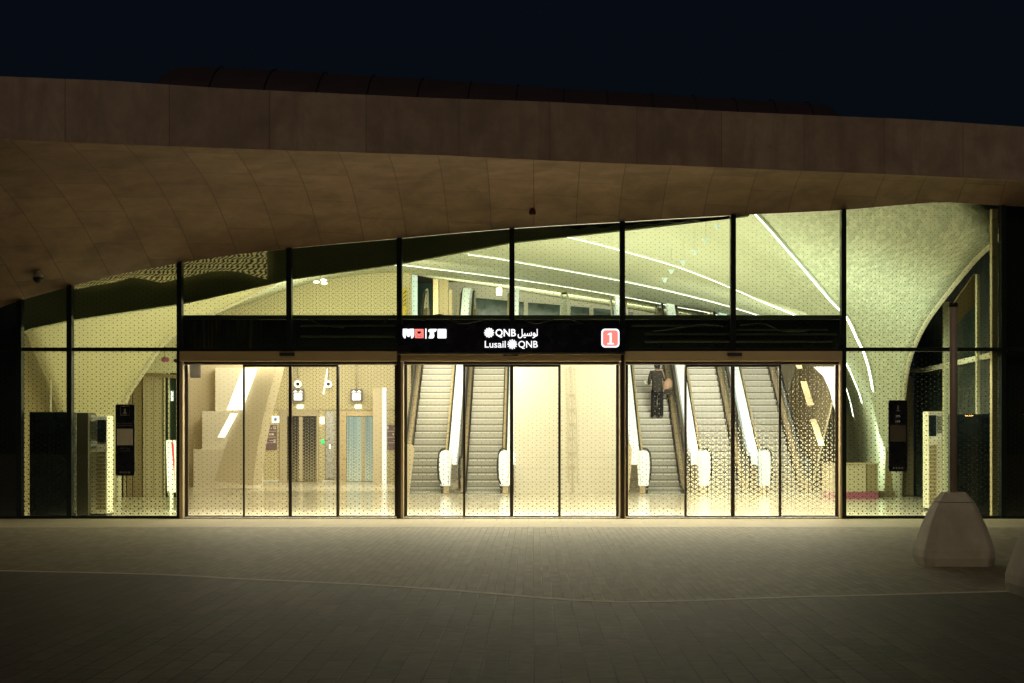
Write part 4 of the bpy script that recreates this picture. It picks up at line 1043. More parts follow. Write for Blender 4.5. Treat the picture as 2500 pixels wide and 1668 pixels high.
# wrapped wall right of the last escalator
ww = thing('wrapped_wall', (8.0, 19, 0), 'tan wall wrapped in shiny film at the right of the last escalator', 'wall')
rows = []
for k in range(25):
    yy = 15.5 + k * .45; z = path_z(yy - YE)
    rows.append([Vector((7.75 + (PX(1922, yy) - 7.75) * j / 7 + .05 * sin(k * .9) * (1 - j / 7), yy - j * .05, max(0, -.1 + j * (z + 3.2) / 7))) for j in range(8)])
mb = MB(); mb.loft(rows); o = mb.build('film', 'wrap', ww); o.modifiers.new('thick', 'SOLIDIFY').thickness = .03
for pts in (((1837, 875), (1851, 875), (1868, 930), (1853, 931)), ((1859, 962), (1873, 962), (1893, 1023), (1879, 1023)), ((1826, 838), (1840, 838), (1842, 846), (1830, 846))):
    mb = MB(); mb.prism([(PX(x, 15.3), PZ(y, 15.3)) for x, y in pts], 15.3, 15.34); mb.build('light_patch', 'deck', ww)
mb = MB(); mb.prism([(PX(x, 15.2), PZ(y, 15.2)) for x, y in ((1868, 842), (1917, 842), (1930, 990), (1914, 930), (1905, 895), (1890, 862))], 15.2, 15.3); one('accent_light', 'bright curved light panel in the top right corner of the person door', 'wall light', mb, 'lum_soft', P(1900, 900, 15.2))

# ================================================================== UPPER FLOOR
uf = thing('upper_floor', (0, 25, 5.4), 'upper floor slab at the head of the escalators', 'floor slab')
mb = MB(); mb.box(-6.6, 10.5, 25.6, 33.5, 5.1, 5.48); mb.build('slab', 'cream_warm', uf)
YB = 33.0
bw = thing('rear_wall', (2, YB, 5.5), 'tan rear wall with dark windows on the upper floor', 'wall')
mb = MB(); mb.box(-11, 14, YB, YB + .3, 0, 8.5); mb.build('wall_panel', 'cream_warm', bw)
wz = [(985, 655), (1085, 683), (1430, 713), (1560, 730)]
for a, b in ((1085, 1172), (1190, 1202), (1212, 1287), (1310, 1352), (1362, 1410), (1420, 1452)):
    yy = YB - .05; mb = MB(); mb.prism([(PX(a, yy), PZ(735, yy)), (PX(b, yy), PZ(735, yy)), (PX(b, yy), PZ(lerp_pts(wz, b), yy)), (PX(a, yy), PZ(lerp_pts(wz, a), yy))], yy, YB - .002); mb.build('window', 'green_glass', bw)
yy = YB - .08; mb = MB(); mb.prism([(PX(959, yy), PZ(735, yy)), (PX(994, yy), PZ(735, yy)), (PX(994, yy), PZ(636, yy)), (PX(959, yy), PZ(634, yy))], yy, YB - .06); mb.build('window', 'green_glass', bw)
YC = 29.0
for a, b, top, mt, lb in ((994, 1006, 628, 'deck', 'bright tan column on the upper floor beside the dark window'), (1007, 1029, 630, 'tan_dark', 'olive column right of the bright tan one upstairs'), (1030, 1038, 664, 'tan_dark', 'slim brown column upstairs beside the glass newels'), (945, 957, 625, 'palepanel', 'pale column at the left end of the upper floor')):
    mb = MB(); mb.box(PX(a, YC), PX(b, YC), YC, YC + .3, 5.49, PZ(top, YC)); one('column', lb, 'column', mb, mt, (PX(a, YC), YC, 5.49))
y = 27.3
bn = thing('warning_banner', (PX(929, y), y, 5.5), 'yellow warning banner with black stripes at the top of the escalators', 'banner')
mb = MB(); mb.box(PX(924, y), PX(933, y), y, y + .03, 5.5, PZ(661, y)); mb.build('banner_sheet', 'yellow', bn)
for k in range(4):
    z = PZ(676 + k * 9, y); mb = MB(); mb.prism([(PX(925, y), z), (PX(932, y), z + .10), (PX(932, y), z + .14), (PX(925, y), z + .04)], y - .006, y - .0005); mb.build('stripe', 'rubber', bn)
y = 28; hb = thing('hanging_tag', (PX(1145.5, y), y, PZ(678, y)), 'small cream board hanging under the upper ceiling', 'board')
mb = MB(); mb.box(PX(1139, y), PX(1152, y), y, y + .05, PZ(678, y), PZ(660, y)); mb.build('board', 'cream_warm', hb, .01)
mb = MB(); mb.tube([P(1145.5, 660, y + .02), P(1145.5, 640, y + .02)], .02, 6); mb.build('hanger', 'cream_warm', hb)
y = 26.2; gf = thing('glass_gate', (PX(1297, y), y, 5.48), 'white framed glass gate with a red top on the upper floor', 'gate')
for a, b in ((1289, 1286), (1302, 1306)):
    mb = MB(); mb.tube([P(a, 673, y), P(b, 727, y)], .035, 6); mb.build('gate_post', 'white', gf)
mb = MB(); mb.box(PX(1289, y), PX(1301, y), y - .03, y + .03, PZ(676, y), PZ(671, y)); mb.build('red_top', 'alarm', gf, .02)
mb = MB(); mb.prism([(PX(a, y), PZ(b, y)) for a, b in ((1291, 727), (1301, 727), (1300, 700), (1299, 680), (1291, 680), (1292, 700))], y, y + .02); mb.build('gate_leaf', 'clear', gf)
y = 26.2; g2 = thing('glass_gate', (PX(1188, y), y, 5.48), 'white framed glass gate half hidden behind a mullion upstairs', 'gate')
mb = MB(); mb.tube([P(1189, 678, y), P(1190, 727, y)], .035, 6); mb.tube([P(1182, 678, y), P(1183, 727, y)], .03, 6); mb.build('gate_post', 'white', g2)
for k, px in enumerate((1402, 1410)):
    pass
g3 = thing('glass_gate', (PX(1410, y), y, 5.48), 'white framed glass gate near the dark mullion upstairs', 'gate')
mb = MB(); mb.tube([P(1401, 682, y), P(1406, 727, y)], .05, 6); mb.build('gate_post', 'white', g3)
mb = MB(); mb.prism([(PX(a, y), PZ(b, y)) for a, b in ((1409, 727), (1420, 727), (1421, 684), (1412, 682))], y, y + .04); mb.build('gate_leaf', 'palepanel', g3)
y = 24.6
for i, (px, py) in enumerate(((726, 647), (742, 643), (744, 650))):
    c = P(px, py, y); t = thing('downlight', c, ('leftmost small round downlight', 'upper small round downlight', 'lower small round downlight')[i] + ' below the ceiling near the left lift wall', 'ceiling light', 'round downlights near the lift wall')
    mb = MB(); mb.disc(c.x, c.z, .11, y, y + .05, 18, None, .45); mb.build('lit_disc', 'lum_white', t)
    mb = MB(); mb.tube([(c.x, y + .03, c.z + .04), (c.x, y + .03, c.z + .5)], .015, 6); mb.build('stem', 'white', t)

# ceiling spot clusters on the vault (small hanging sprinkler-like fittings)
for px, py, f in ((1648, 519, .30), (1620, 551, .38), (1595, 577, .46), (1568, 601, .55), (1541, 622, .62), (1526, 641, .68)):
    y = 3.2 + 3.2 * f; c = P(px, py, y); mb = MB()
    mb.prism([(c.x - .07, c.z + .035), (c.x + .07, c.z + .035), (c.x + .045, c.z), (c.x + .02, c.z - .06), (c.x - .02, c.z - .06), (c.x - .045, c.z)], y, y + .08)
    mb.mi = 1; mb.tube([(c.x, y + .04, c.z + .03), (c.x, y + .04, c.z + .5)], .004, 5)
    one('ceiling_spot', 'small pale spot fitting in the slanted row below the vault', 'spot light', mb, ['palepanel', 'cream'], c, 'row of small spots below the vault')

# ================================================================== LEFT BAY
def slab_panel(px0, px1, py0, py1, Y, D, name, label, cat, mat, **kw):
    mb = MB(); mb.rrect(PX(px0, Y), PX(px1, Y), PZ(py1, Y), PZ(py0, Y), Y, Y + D, .04); return mb
cab = thing('cabinet', (PX(112, .5), .7, 0), 'tall dark blue cabinet behind the narrow left pane', 'cabinet')
mb = MB(); mb.box(PX(67, .5), PX(157, .5), .5, 1.1, .05, PZ(945, .5)); mb.build('cabinet_body', 'darkblue', cab, .02)
mb = MB(); mb.box(PX(67, .5), PX(157, .5), .52, 1.08, 0, .049); mb.build('plinth', 'night', cab)
mb = MB(); mb.box(PX(113, .5) - .004, PX(113, .5) + .004, .494, .4995, .08, PZ(950, .5)); mb.build('door_gap', 'night', cab)
cab = thing('cabinet', (PX(189, .6), .8, 0), 'narrow brown cabinet left of the ticket machine', 'cabinet')
mb = MB(); mb.box(PX(175, .6), PX(203, .6), .6, 1.2, .04, PZ(947, .6)); mb.build('cabinet_body', 'brownbox', cab, .015)
mb = MB(); mb.box(PX(177, .6), PX(201, .6), .62, 1.18, 0, .039); mb.build('plinth', 'night', cab)
def machine(px0, px1, pyt, Y, label, mir):
    t = thing('ticket_machine', (PX((px0 + px1) / 2, Y), Y, 0), label, 'machine', 'cream machines at both ends of the front')
    x0, x1, zt = PX(px0, Y), PX(px1, Y), PZ(pyt, Y); w = x1 - x0
    mb = MB(); mb.box(x0, x1, Y, Y + .5, .06, zt); mb.build('machine_body', 'cream_warm', t, .015)
    mb = MB(); mb.box(x0 + .02, x1 - .02, Y + .02, Y + .48, 0, .059); mb.build('plinth', 'dark_metal', t)
    def fx(f): return x0 + w * (1 - f if mir else f)
    mb = MB(); mb.box(fx(.45), fx(.95), Y - .012, Y + .01, zt - .52, zt - .08); mb.build('screen', 'darkblue', t, .004)
    for k in range(7):
        mb = MB(); mb.box(fx(.06), fx(.42), Y - .02, Y + .005, zt - .13 - k * .052, zt - .105 - k * .052); mb.build('slat', 'steel', t)
    mb = MB(); mb.rrect(min(fx(.08), fx(.42)), max(fx(.08), fx(.42)), zt - .60, zt - .49, Y - .014, Y + .004, .02); mb.build('card_slot', 'white', t)
    for k in range(15):
        z = zt - .70 - k * (zt - .85) / 15
        mb = MB(); mb.box(fx(.12), fx(.92), Y - .014, Y + .004, z - .012, z); mb.build('grille_bar', 'tan', t)
        mb = MB(); mb.box(fx(.42), fx(.92), Y - .008, Y + .004, z - .085, z - .02); mb.build('vent', 'tan_dark', t)
machine(205, 246, 954, .75, 'cream ticket machine behind the left information panel', False)
machine(2130, 2163, 944, 3.2, 'cream ticket machine right of the right information panel', True)
def info(px0, px1, py0, py1, label, dim):
    Y = -.06; t = thing('information_sign', (PX((px0 + px1) / 2, Y), Y, PZ(py1, Y)), label, 'sign', 'dark information signs fixed to the glass')
    x0, x1, z0, z1 = PX(px0, Y), PX(px1, Y), PZ(py1, Y), PZ(py0, Y); xc = (x0 + x1) / 2; h = z1 - z0; w = x1 - x0
    ink = 'ink_dim' if dim else 'ink'
    mb = MB(); mb.rrect(x0, x1, z0, z1, Y, -.004, .03); mb.build('panel_board', 'navy', t)
    yf_ = Y - .003
    if not dim:
        mb = MB(); r = [(xc + dx * .085, z1 - .12 + dz * .085) for dx, dz in ((-1, -1), (1, -1), (1, 1), (-1, 1))]
        mb.tube([(a, yf_, b) for a, b in r + [r[0]]], .004, 5); mb.build('icon_frame', 'ink', t)
    mb = MB()
    if not dim: add_text(mb, 'i', xc, z1 - .165, .085, yf_, .06, None, 'c')
    else: add_text(mb, 'i', xc, z1 - .20, .11, yf_, .05, None, 'c')
    mb.box(xc - .035, xc + .035, yf_ - .004, yf_ + .002, z1 - (.175 if not dim else .21), z1 - (.162 if not dim else .197)); mb.build('letter', ink, t, normals=False)
    if dim:
        for zc, s_ in ((z1 - .305, '\u0661\u0669\u0669'), (z1 - .405, '199')):
            mb = MB(); r = [(xc + dx * .07, zc + dz * .045) for dx, dz in ((-1, -1), (1, -1), (1, 1), (-1, 1))]; mb.tube([(a, yf_, b) for a, b in r + [r[0]]], .004, 5); mb.build('number_frame', 'ink_blue', t)
            mb = MB(); add_text(mb, s_, xc, zc - .02, .042, yf_, .02, .085, 'c'); mb.build('number', 'ink', t, normals=False)
        a, b = z1 - .79, z1 - .47
    else:
        for zc, wd in ((z1 - .365, .29), (z1 - .405, .29), ):
            mb = MB(); n_ = 17
            for k in range(n_):
                q = x0 + .035 + wd * k / n_; mb.box(q, q + wd / n_ * (.5 + .4 * random.random()), yf_ - .001, yf_ + .002, zc - .007, zc + .004 + .008 * random.random())
            mb.build('small_print', 'ink_dim', t)
        mb = MB(); add_text(mb, 'QNB', xc - .095, z1 - .85, .026, yf_, .02); mb.build('lettering', 'ink_dim', t, normals=False)
        mb = MB(); add_text(mb, '\uFEDE\uFEF4\uFEB3\uFEEE\uFEDF', xc + .01, z1 - .85, .022, yf_, .01, .085); mb.build('lettering', 'ink_dim', t, normals=False)
        mb = MB(); add_text(mb, 'Lusail QNB', xc - .095, z1 - .895, .02, yf_, .0, .19); mb.build('lettering', 'ink_dim', t, normals=False)
        a, b = z1 - .78, z1 - .465
    mb = MB(); mb.box(x0 + .03, x1 - .03, Y - .005, Y - .0005, a, b); mb.build('blank_label', 'label_dim' if dim else 'label_blank', t)
    mb = MB()
    for k in range(4): mb.rrect(xc - .10 + k * .055, xc - .065 + k * .055, z0 + .05, z0 + .085, yf_ - .001, yf_ + .002, .008)
    mb.build('footer_marks', 'ink_dim', t)
info(265, 308.5, 928, 1092, 'dark information sign with a pale i on the left glass', False)
info(2039.5, 2082, 918.5, 1082, 'dark information sign with the number 199 on the right glass', True)
# banner stand
y = 3.0; bs = thing('roll_up_banner', (PX(393, y), y, 0), 'white roll up banner with a red stripe beside the left door', 'banner')
zz0 = 1.567 + (1002 - 1130) * (EYE + y) / FP
mb = MB(); mb.prism([(PX(a, y), PZ(b, y)) for a, b in ((384, 1130), (403, 1130), (403.5, 1010), (381, 1010))], y, y + .03); mb.build('banner_sheet', 'white', bs)
mb = MB(); mb.prism([(PX(a, y), PZ(b, y)) for a, b in ((400.5, 1105), (399.5, 1105), (398.5, 1080), (395, 1040), (393, 1015), (396, 1012), (399, 1020), (401, 1060))], y - .006, y - .0005); mb.build('red_stripe', 'red', bs)
mb = MB(); mb.box(PX(390, y), PX(397, y), y, y + .04, 0.02, zz0); mb.box(PX(384, y), PX(403, y), y - .12, y + .15, 0.0, .02); mb.build('banner_foot', 'white', bs)
# glazed screen behind the banner
YP = 11.5
gp = thing('glazed_screen', (PX(345, YP), YP, 0), 'tan framed glazed screen behind the left information panel', 'screen')
mb = MB(); mb.box(PX(272, YP), PX(430, YP), YP + .12, YP + .16, 0, PZ(856, YP)); mb.build('screen_glass', 'green_glass', gp)
for a, b, mt in ((284, 289, 'deck'), (291, 303, 'tan_dark'), (305, 327, 'tan_dark'), (329, 332, 'tan'), (333, 351, 'tan'), (352, 374, 'tan'), (376, 379, 'cream'), (386, 388, 'cream'), (404, 416, 'tan')):
    mb = MB(); mb.box(PX(a, YP), PX(b, YP), YP - .04 if b - a < 8 else YP, YP + .11, 0, PZ(856, YP)); mb.build('screen_post', mt, gp, .008)
mb = MB(); mb.prism([(PX(a, YP), PZ(b, YP)) for a, b in ((312, 853), (425, 862), (425, 870), (312, 861))], YP - .08, YP - .045); mb.build('screen_rail', 'tan_dark', gp)
mb = MB(); mb.box(PX(391, YP), PX(396, YP), YP + .06, YP + .10, PZ(920, YP), PZ(897, YP)); one('wall_glow', 'small cool white light behind the left glazed screen', 'wall light', mb, 'lum_white', P(393, 920, YP + .08))
YQ = 10.8
mb = MB(); mb.box(PX(268, YQ), PX(430, YQ), YQ, YQ + .2, PZ(855, YQ), PZ(720, YQ)); one('soffit_beam', 'cream beam over the left glazed screen', 'beam', mb, 'cream', P(390, 770, 9))
yy = 7.0
t = thing('wall_speaker', P(378, 825, yy), 'small pinkish wall speaker above the left glazed screen', 'speaker')
mb = MB(); mb.rrect(PX(370, yy), PX(387, yy), PZ(830, yy), PZ(820, yy), yy, yy + .1, .03); mb.build('speaker_case', 'pink', t)
mb = MB(); mb.tube([P(378, 820, yy + .05), P(378, 790, yy + .05)], .015, 6); mb.build('hanger', 'tan', t)
t = thing('security_camera', P(404, 828, yy), 'round pale camera beside the pinkish wall speaker', 'camera')
mb = MB(); mb.disc(PX(404, yy), PZ(828, yy), .09, yy, yy + .1, 18); mb.build('housing', 'cream_warm', t)
mb = MB(); mb.disc(PX(404, yy), PZ(828, yy), .045, yy - .03, yy - .001, 14); mb.build('lens', 'rubber', t)
mb = MB(); mb.tube([P(404, 820, yy + .05), P(404, 790, yy + .05)], .015, 6); mb.build('hanger', 'tan', t)
def guard(pts, lb):
    yy = 13.4; mb = MB(); mb.prism([(PX(a, yy), PZ(b, yy)) for a, b in pts], yy, yy + .05)
    o = one('guard_panel', lb, 'guard panel', mb, 'tan', P(pts[0][0], 1136, yy), None, .01)
guard(((934, 1138), (939, 1138), (951, 1034), (950, 1024), (944, 1019), (930, 1019), (930, 1138)), 'tan guard panel with a rounded corner at the foot of the leftmost escalator')
guard(((1436, 1138), (1442, 1138), (1449, 1070), (1450, 1032), (1448, 1022), (1443, 1018), (1430, 1018), (1430, 1138)), 'tan guard panel with a rounded corner left of the person escalator')
# flat dark opening left of the pier
mb = MB(); mb.prism([(PX(a, 10), PZ(b, 10)) for a, b in ((58, 1150), (150, 1150), (140, 960), (115, 880), (90, 815), (64, 770), (58, 770))], 10, 10.2); one('dark_recess_panel', 'dark brown recess panel left of the vault pier', 'panel', mb, 'tan_dark', P(80, 1150, 10))
mb = MB(); mb.box(PX(114, 5), PX(117, 5), 5, 5.05, 0, PZ(865, 5)); one('slim_post', 'slim cream post left of the vault pier', 'post', mb, 'cream_warm', P(115, 1165, 5))

# ================================================================== RIGHT BAY
dk = thing('information_desk', (PX(1975, 10.5), 10.5, 0), 'tan information desk on a pink plinth behind the right glass', 'desk')
y = 10.5
mb = MB(); mb.box(PX(1900, y), PX(1988, y), y, y + .9, .17, PZ(1066, y)); mb.build('desk_front', 'tan', dk, .015)
mb = MB(); mb.box(PX(1989, y), PX(2015, y), y + .03, y + .9, .17, PZ(1066, y)); mb.build('desk_return', 'tan_dark', dk, .015)
mb = MB(); mb.box(PX(1898, y), PX(2016, y), y - .03, y + .92, PZ(1066, y), PZ(1063, y)); mb.build('desk_top', 'deck', dk, .008)
mb = MB(); mb.box(PX(1900, y), PX(2015, y), y - .02, y + .88, 0, .168); mb.build('plinth', 'pink', dk, .008)
mb = MB(); mb.box(PX(2016, 11.4), PX(2054, 11.4), 11.4, 11.5, 0, .17); one('skirting_board', 'dark skirting board right of the information desk', 'skirting', mb, 'tan_dark', P(2035, 1143, 11.4))
sf = thing('side_frame', (9.4, 4, 0), 'pale metal framing of the glazed side wall at the right', 'frame')
for px0, px1, Y, top, mt in ((2166, 2184, 8.0, 692, 'cream'), (2242, 2250, 3.0, 628, 'cream'), (2110, 2113, 11.5, 868, 'cream_warm')):
    mb = MB(); mb.box(PX(px0, Y), PX(px1, Y), Y, Y + .14, 0, PZ(top, Y)); mb.build('frame_post', mt, sf, .008)
rl = [P(2088, 851, 11.8), P(2113, 850, 10.9), P(2180, 836, 7.6), P(2248, 820, 3.0), P(2288, 812, .5)]
mb = MB(); mb.loft([[p + Vector((0, 0, .055)) for p in rl], [p + Vector((0, 0, -.055)) for p in rl], [p + Vector((.08, .02, -.055)) for p in rl], [p + Vector((.08, .02, .055)) for p in rl], [p + Vector((0, 0, .055)) for p in rl]], smooth=False); mb.build('frame_rail', 'cream_warm', sf)
mb = MB(); mb.loft([[p + Vector((.15, 0, -p.z)) for p in rl], [Vector((p.x + .15, p.y, 7.2 - .05 * p.y)) for p in rl]], smooth=False)
o = mb.build('side_glass', 'side_glass', sf)
mb = MB(); mb.prism([(PX(a, 10.5), PZ(b, 10.5)) for a, b in ((2066, 1143), (2134, 1143), (2134, 860), (2104, 858), (2084, 905), (2070, 1010))], 12.4, 12.5); one('olive_panel', 'olive wall panel between the arch rim and the ticket machine', 'panel', mb, 'tan_dark', P(2100, 1143, 10.5))
mb = MB(); mb.prism([(PX(a, 2.4), PZ(b, 2.4)) for a, b in ((2190, 700), (2243, 625), (2243, 700), (2200, 745))], 2.6, 2.7); one('soffit_panel', 'olive soffit panel under the arch beside the right jamb', 'panel', mb, 'tan_dark', P(2220, 700, 2.5))
c = P(2083, 852, 11.2); t = thing('security_camera', c, 'dome security camera at the end of the pale rail inside the right glass', 'camera')
mb = MB(); mb.cyl((c.x, c.y), .10, .10, c.z - .02, c.z + .03); mb.build('mount', 'cream_warm', t)
mb = MB(); rows = [[Vector((c.x + .08 * cos(2 * pi * k / 12) * sin(a), c.y + .08 * sin(2 * pi * k / 12) * sin(a), c.z - .02 - .08 * cos(a))) for k in range(13)] for a in [i / 5 * pi / 2 for i in range(6)]]; mb.loft(rows); mb.build('dome', 'rubber', t)
cab = thing('cabinet', (PX(2232, .9), 1.1, 0), 'tall dark cabinet behind the right end pane', 'cabinet')
mb = MB(); mb.box(PX(2192, .9), PX(2274, .9), .9, 1.5, .05, PZ(950, .9)); mb.build('cabinet_body', 'darkblue', cab, .02)
mb = MB(); mb.box(PX(2194, .9), PX(2272, .9), .92, 1.48, 0, .049); mb.build('plinth', 'night', cab)

# distant street lamps behind the viewer, mirrored in the dark glass
for X, Yl, Z, lb in ((26.6, -62, 3.7, 'orange street lamp nearest on the far road'), (40.0, -110, 3.1, 'orange street lamp second along the far road'), (35.2, -110, 3.05, 'orange street lamp farthest along the far road')):
    t = thing('street_lamp', (X, Yl, 0), lb, 'street lamp', 'street lamps on the far road')
    mb = MB(); mb.tube([(X, Yl, 0), (X, Yl, Z), (X + .5, Yl, Z + .25)], .06, 8); mb.build('lamp_pole', 'dark_metal', t)
    mb = MB(); mb.box(X + .3, X + .9, Yl - .14, Yl + .14, Z + .18, Z + .28); mb.build('lamp_head', glow('sodium_lamp', (1, .45, .1), 40), t)

# ================================================================== PERSON
FX, FY, FZ = 3.70, 18.75, None
FZ = path_z(FY - YE + .0)
ks = [(.30 + .3464 * k) for k in range(29)]
kk = min(range(29), key=lambda i: abs(ks[i] + .2 - (FY - YE)))
kk += 1; FY = YE + ks[kk] + .17; FZ = path_z(ks[kk] + .2)
person = thing('person', (FX, FY, FZ), 'person in dark jacket and black trousers seen from behind on the escalator', 'person')
def skin(name, verts, edges, mat, root, sub=2, parent=person):
    me = bpy.data.meshes.new(name); me.from_pydata([Vector(v[:3]) for v in verts], edges, [])
    o = bpy.data.objects.new(name, me); link(o)
    sk = o.modifiers.new('skin', 'SKIN'); sk.use_smooth_shade = True
    ss = o.modifiers.new('sub', 'SUBSURF'); ss.levels = sub; ss.render_levels = sub
    for v, d in zip(verts, me.skin_vertices[0].data): d.radius = (v[3], v[4] if len(v) > 4 else v[3])
    for i, d in enumerate(me.skin_vertices[0].data): d.use_root = (i == root)
    dg = bpy.context.evaluated_depsgraph_get(); m2 = bpy.data.meshes.new_from_object(o.evaluated_get(dg))
    bpy.data.objects.remove(o); m2.materials.clear(); m2.materials.append(M[mat])
    o = bpy.data.objects.new(name, m2); link(o); o.parent = parent
    for p in m2.polygons: p.use_smooth = True
    return o
# the figure faces +y, its back to us; x to our right
V = [(0, 0, .92, .085, .07), (0, 0, 1.12, .095, .08), (0, .01, 1.32, .14, .10), (0, .0, 1.45, .06), (0, .01, 1.52, .05), (0, .03, 1.60, .075, .09), (0, .03, 1.70, .06, .07),
     (-.17, 0, 1.40, .055), (-.22, -.02, 1.14, .043), (-.235, .17, 1.05, .034), (-.24, .25, 1.05, .03),
     (.17, 0, 1.40, .055), (.235, -.02, 1.14, .043), (.265, .10, .93, .034), (.27, .13, .86, .03),
     (-.09, 0, .86, .06), (-.095, .01, .48, .058), (-.095, -.02, .08, .042), (-.10, .11, .03, .035),
     (.09, 0, .86, .06), (.095, .01, .48, .058), (.095, -.02, .08, .042), (.10, .11, .03, .035)]
Ed = [(0, 1), (1, 2), (2, 3), (3, 4), (4, 5), (5, 6), (2, 7), (7, 8), (8, 9), (9, 10), (2, 11), (11, 12), (12, 13), (13, 14), (0, 15), (15, 16), (16, 17), (17, 18), (0, 19), (19, 20), (20, 21), (21, 22)]
# fingers
for base, d in ((10, Vector((0, 1, 0))), (14, Vector((.1, .25, -1)))):
    b0 = Vector(V[base][:3]); d = d.normalized(); sd = Vector((0, 0, 1)) if base == 10 else Vector((0, 1, 0)); inn = Vector((1 if base == 10 else -1, 0, 0))
    for k, L in enumerate((.055, .065, .06, .05)):
        o_ = sd * (.024 - .016 * k); i0 = len(V)
        p1 = b0 + d * .05 + o_; p2 = p1 + d * L * .6 + inn * .012; p3 = p2 + d * L * .4 + inn * .022
        V += [(*p1, .009), (*p2, .008), (*p3, .007)]; Ed += [(base, i0), (i0, i0 + 1), (i0 + 1, i0 + 2)]
    i0 = len(V); p1 = b0 + sd * .03 + d * .01 + inn * .01; p2 = p1 + d * .04 + sd * .012 + inn * .015
    V += [(*p1, .010), (*p2, .008)]; Ed += [(base, i0), (i0, i0 + 1)]
skin('body', V, Ed, 'skin', 0)
skin('jacket', [(0, 0, .72, .19, .135), (0, 0, .98, .17, .125), (0, 0, 1.15, .165, .12), (0, .0, 1.33, .175, .12), (0, 0, 1.42, .12, .09), (0, .01, 1.475, .07, .07),
                (-.18, 0, 1.385, .072), (-.235, -.02, 1.14, .06), (-.24, .13, 1.05, .05), (.18, 0, 1.385, .072), (.25, -.02, 1.14, .06), (.275, .07, .95, .05)],
     [(0, 1), (1, 2), (2, 3), (3, 4), (4, 5), (3, 6), (6, 7), (7, 8), (3, 9), (9, 10), (10, 11)], 'cloth_dark', 0)
skin('trousers', [(0, 0, .90, .155, .115), (-.095, 0, .78, .105, .105), (-.10, .01, .45, .092), (-.10, 0, .10, .09, .10), (-.10, 0, .04, .09, .10), (.095, 0, .78, .105, .105), (.10, .01, .45, .092), (.10, 0, .10, .09, .10), (.10, 0, .04, .09, .10)],
     [(0, 1), (1, 2), (2, 3), (3, 4), (0, 5), (5, 6), (6, 7), (7, 8)], 'cloth_black', 0)
mb = MB(); mb.loft([[(.10 * abs(sin(a)) ** .8 * cos(2 * pi * k / 16) * (1 if z > 1.6 else .95), .0 + .115 * abs(sin(a)) ** .8 * sin(2 * pi * k / 16), z) for k in range(17)] for a, z in [(pi * i / 12 + .001, 1.625 + .135 * cos(pi * i / 12)) for i in range(13)]])
o = mb.build('hair', 'hair', None); o.parent = person
for sx_ in (-.1, .1):
    mb = MB(); mb.prism([(-.11, .0), (.15, .0), (.16, .04), (.06, .09), (-.10, .09)], sx_ - .045, sx_ + .045, axis='x'); o = mb.build('shoe', 'shoe', None, .015); o.parent = person
hb_ = Vector((FX + .30, FY - .03, FZ + .90))
bag = thing('handbag', hb_, 'tan leather handbag hanging from the shoulder of the person', 'handbag')
mb = MB(); rows = []
for z, w, d in ((.0, .13, .06), (.10, .155, .075), (.22, .12, .06), (.31, .07, .03)):
    rows.append([hb_ + Vector((w * cos(2 * pi * k / 12) * (1.0), d * sin(2 * pi * k / 12), z + .03 * cos(2 * pi * k / 12))) for k in range(13)])
mb.loft(rows); mb.face(rows[0][:-1]); mb.build('bag_body', 'leather', bag)
mb = MB(); mb.tube([hb_ + Vector(q) for q in ((-.06, -.03, .28), (-.14, -.06, .50), (-.19, -.02, .58), (-.16, .10, .50), (-.02, .04, .28))], .012, 6); mb.build('bag_strap', 'leather', bag)
mb = MB(); mb.box(hb_.x - .10, hb_.x + .16, hb_.y - .05, hb_.y + .07, hb_.z - .16, hb_.z - .02); mb.build('bag_lower_pouch', 'cloth_dark', bag, .04)
c = Vector((FX - .29, FY + .30, FZ + 1.10))
mb = MB(); mb.prism([(c.x - .09, c.z + .05), (c.x + .06, c.z + .07), (c.x + .06, c.z - .06), (c.x - .05, c.z - .05)], c.y, c.y + .012); one('paper', 'white folded paper held in the left hand of the person', 'paper', mb, 'paper', c)

# ================================================================== LIGHT
cam = bpy.data.cameras.new('camera'); co = bpy.data.objects.new('camera', cam); link(co)
co.location = (0, -EYE, EZ); co.rotation_euler = (radians(90), 0, 0)
cam.sensor_width = 36; cam.lens = FP / 2350 * 36; cam.shift_x = (1175 - VX) / 2350; cam.shift_y = (VY - 783.7) / 2350
cam.clip_end = 1000; S.camera = co

w = bpy.data.worlds.new('World'); S.world = w; w.use_nodes = True
wt = w.node_tree; bg = wt.nodes['Background']
sky = wt.nodes.new('ShaderNodeTexSky'); sky.sky_type = 'NISHITA'; sky.sun_disc = False
sky.sun_elevation = radians(-3.0); sky.sun_rotation = radians(200); sky.dust_density = 1.0; sky.ozone_density = 4.0
mixn = wt.nodes.new('ShaderNodeMix'); mixn.data_type = 'RGBA'; mixn.inputs[0].default_value = .55
mixn.inputs[7].default_value = (.065, .115, .20, 1)
wt.links.new(sky.outputs[0], mixn.inputs[6])
wt.links.new(mixn.outputs[2], bg.inputs[0]); bg.inputs[1].default_value = .052

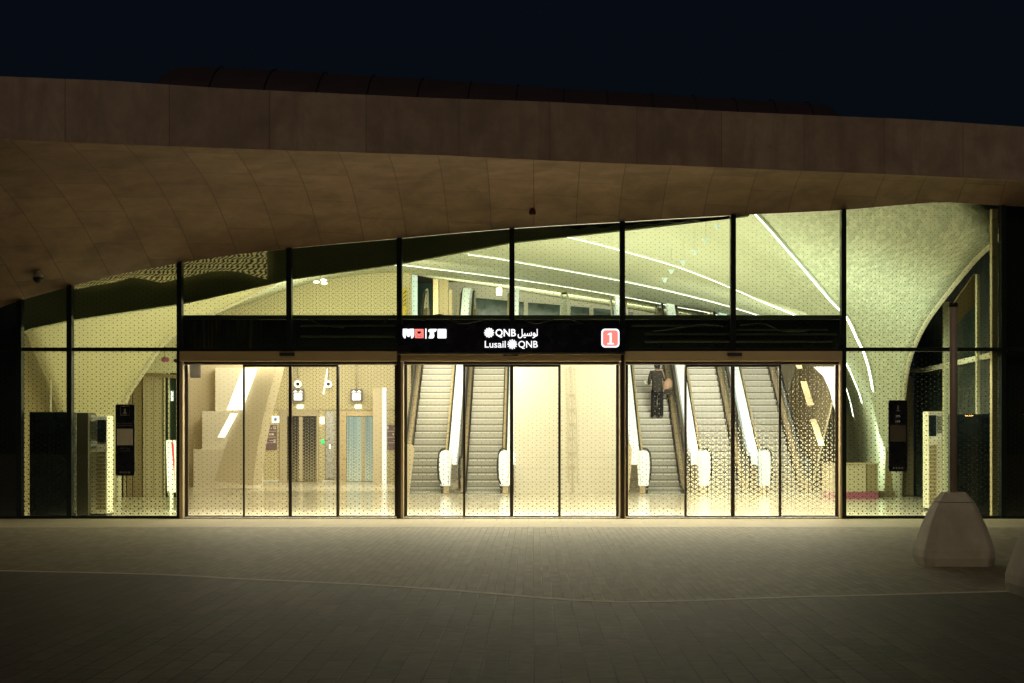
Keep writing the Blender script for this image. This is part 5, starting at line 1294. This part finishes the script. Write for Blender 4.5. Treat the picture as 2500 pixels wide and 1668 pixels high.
def warm_fill(elev, az, strength, color, angle):
    l = bpy.data.lights.new('warm_fill', 'SUN'); l.energy = strength; l.color = color; l.angle = radians(angle)
    o = bpy.data.objects.new('warm_fill', l); link(o)
    d = Vector((sin(az) * cos(elev), cos(az) * cos(elev), sin(elev)))
    o.rotation_euler = d.to_track_quat('Z', 'Y').to_euler(); return o
warm_fill(radians(38), radians(195), .27, (1, .80, .56), 40)  # weak warm light added in place of street lamps behind the viewer
def area(name, loc, target, sx_, sy_, power, color, spread=180):
    l = bpy.data.lights.new(name, 'AREA'); l.shape = 'RECTANGLE'; l.size = sx_; l.size_y = sy_; l.energy = power; l.color = color; l.spread = radians(spread)
    o = bpy.data.objects.new(name, l); link(o); o.location = loc
    o.rotation_euler = (Vector(loc) - Vector(target)).to_track_quat('Z', 'Y').to_euler(); return o
WARM = (1, .925, .745); NEUT = (1, .965, .86); COOL = (.86, 1, .88)
area('lobby_light', (-3.8, 1.2, 3.05), (-3.8, .9, 0), 5.5, .5, 420, WARM)
area('lobby_light', (.4, 1.2, 3.05), (.4, .9, 0), 4.0, .5, 420, WARM)
area('lobby_light', (4.2, 1.2, 3.05), (4.2, .9, 0), 4.0, .5, 380, WARM)
area('lobby_light', (-7.6, .30, 3.1), (-7.6, .45, 0), 3.2, .2, 28, WARM)  # unseen fill added to brighten the fronts in the left bay
area('lobby_light', (7.4, .5, 3.1), (7.4, 1.2, 0), 2.4, .3, 45, NEUT)  # unseen fill added for the right bay
area('hall_fill', (-2.2, 11.5, 4.3), (-2.2, 21, 2.9), 3, 1.0, 125, WARM, 90)  # unseen area lights from here on, added to brighten the hall
area('hall_fill', (5.2, 11.5, 4.3), (5.2, 21, 2.9), 4, 1.0, 145, NEUT, 90)
area('hall_fill', (-1.0, 7, 5.0), (-1.0, 9.5, 0), 4, 3, 195, WARM)
area('hall_fill', (4.5, 6, 5.0), (4.5, 7, 0), 5, 3, 105, WARM, 120)
area('hall_fill', (-6.0, 18, 5.2), (-6.5, 26, .5), 5, 3, 560, WARM)
area('hall_fill', (-6.6, 9.8, 3.6), (-7.6, 11.5, .3), 1.0, 1, 40, WARM)
area('vault_fill', (-7.0, 1.6, .9), (-7.2, 5.5, 4.5), 3.0, 1.0, 60, WARM)  # unseen uplights added to even out the vault brightness
area('vault_fill', (1.5, 3.0, 2.6), (1.5, 9, 8), 8, 1.5, 150, NEUT)
area('vault_fill', (.5, 8.5, 2.4), (.5, 17, 8.5), 7, 2, 170, NEUT)
area('vault_fill', (6.4, 3.5, 2.6), (7.6, 8, 3.6), 1.2, 1.2, 90, COOL)
area('vault_fill', (8.5, 12.6, 1.2), (9.4, 19, 2.2), .8, .8, 40, COOL)
area('upper_fill', (1.0, 27.5, 6.3), (1.0, 31, 6.6), 9, 1.0, 210, NEUT)  # unseen fill added for the upper floor

S.view_settings.view_transform = 'Standard'; S.view_settings.look = 'None'; S.view_settings.exposure = 0; S.view_settings.gamma = 1
S.render.engine = 'CYCLES'; cy = S.cycles
cy.use_denoising = True; cy.transparent_max_bounces = 24; cy.max_bounces = 8; cy.diffuse_bounces = 5; cy.glossy_bounces = 3
cy.transmission_bounces = 6; cy.sample_clamp_indirect = 4; cy.caustics_reflective = False; cy.caustics_refractive = False
S.render.film_transparent = False
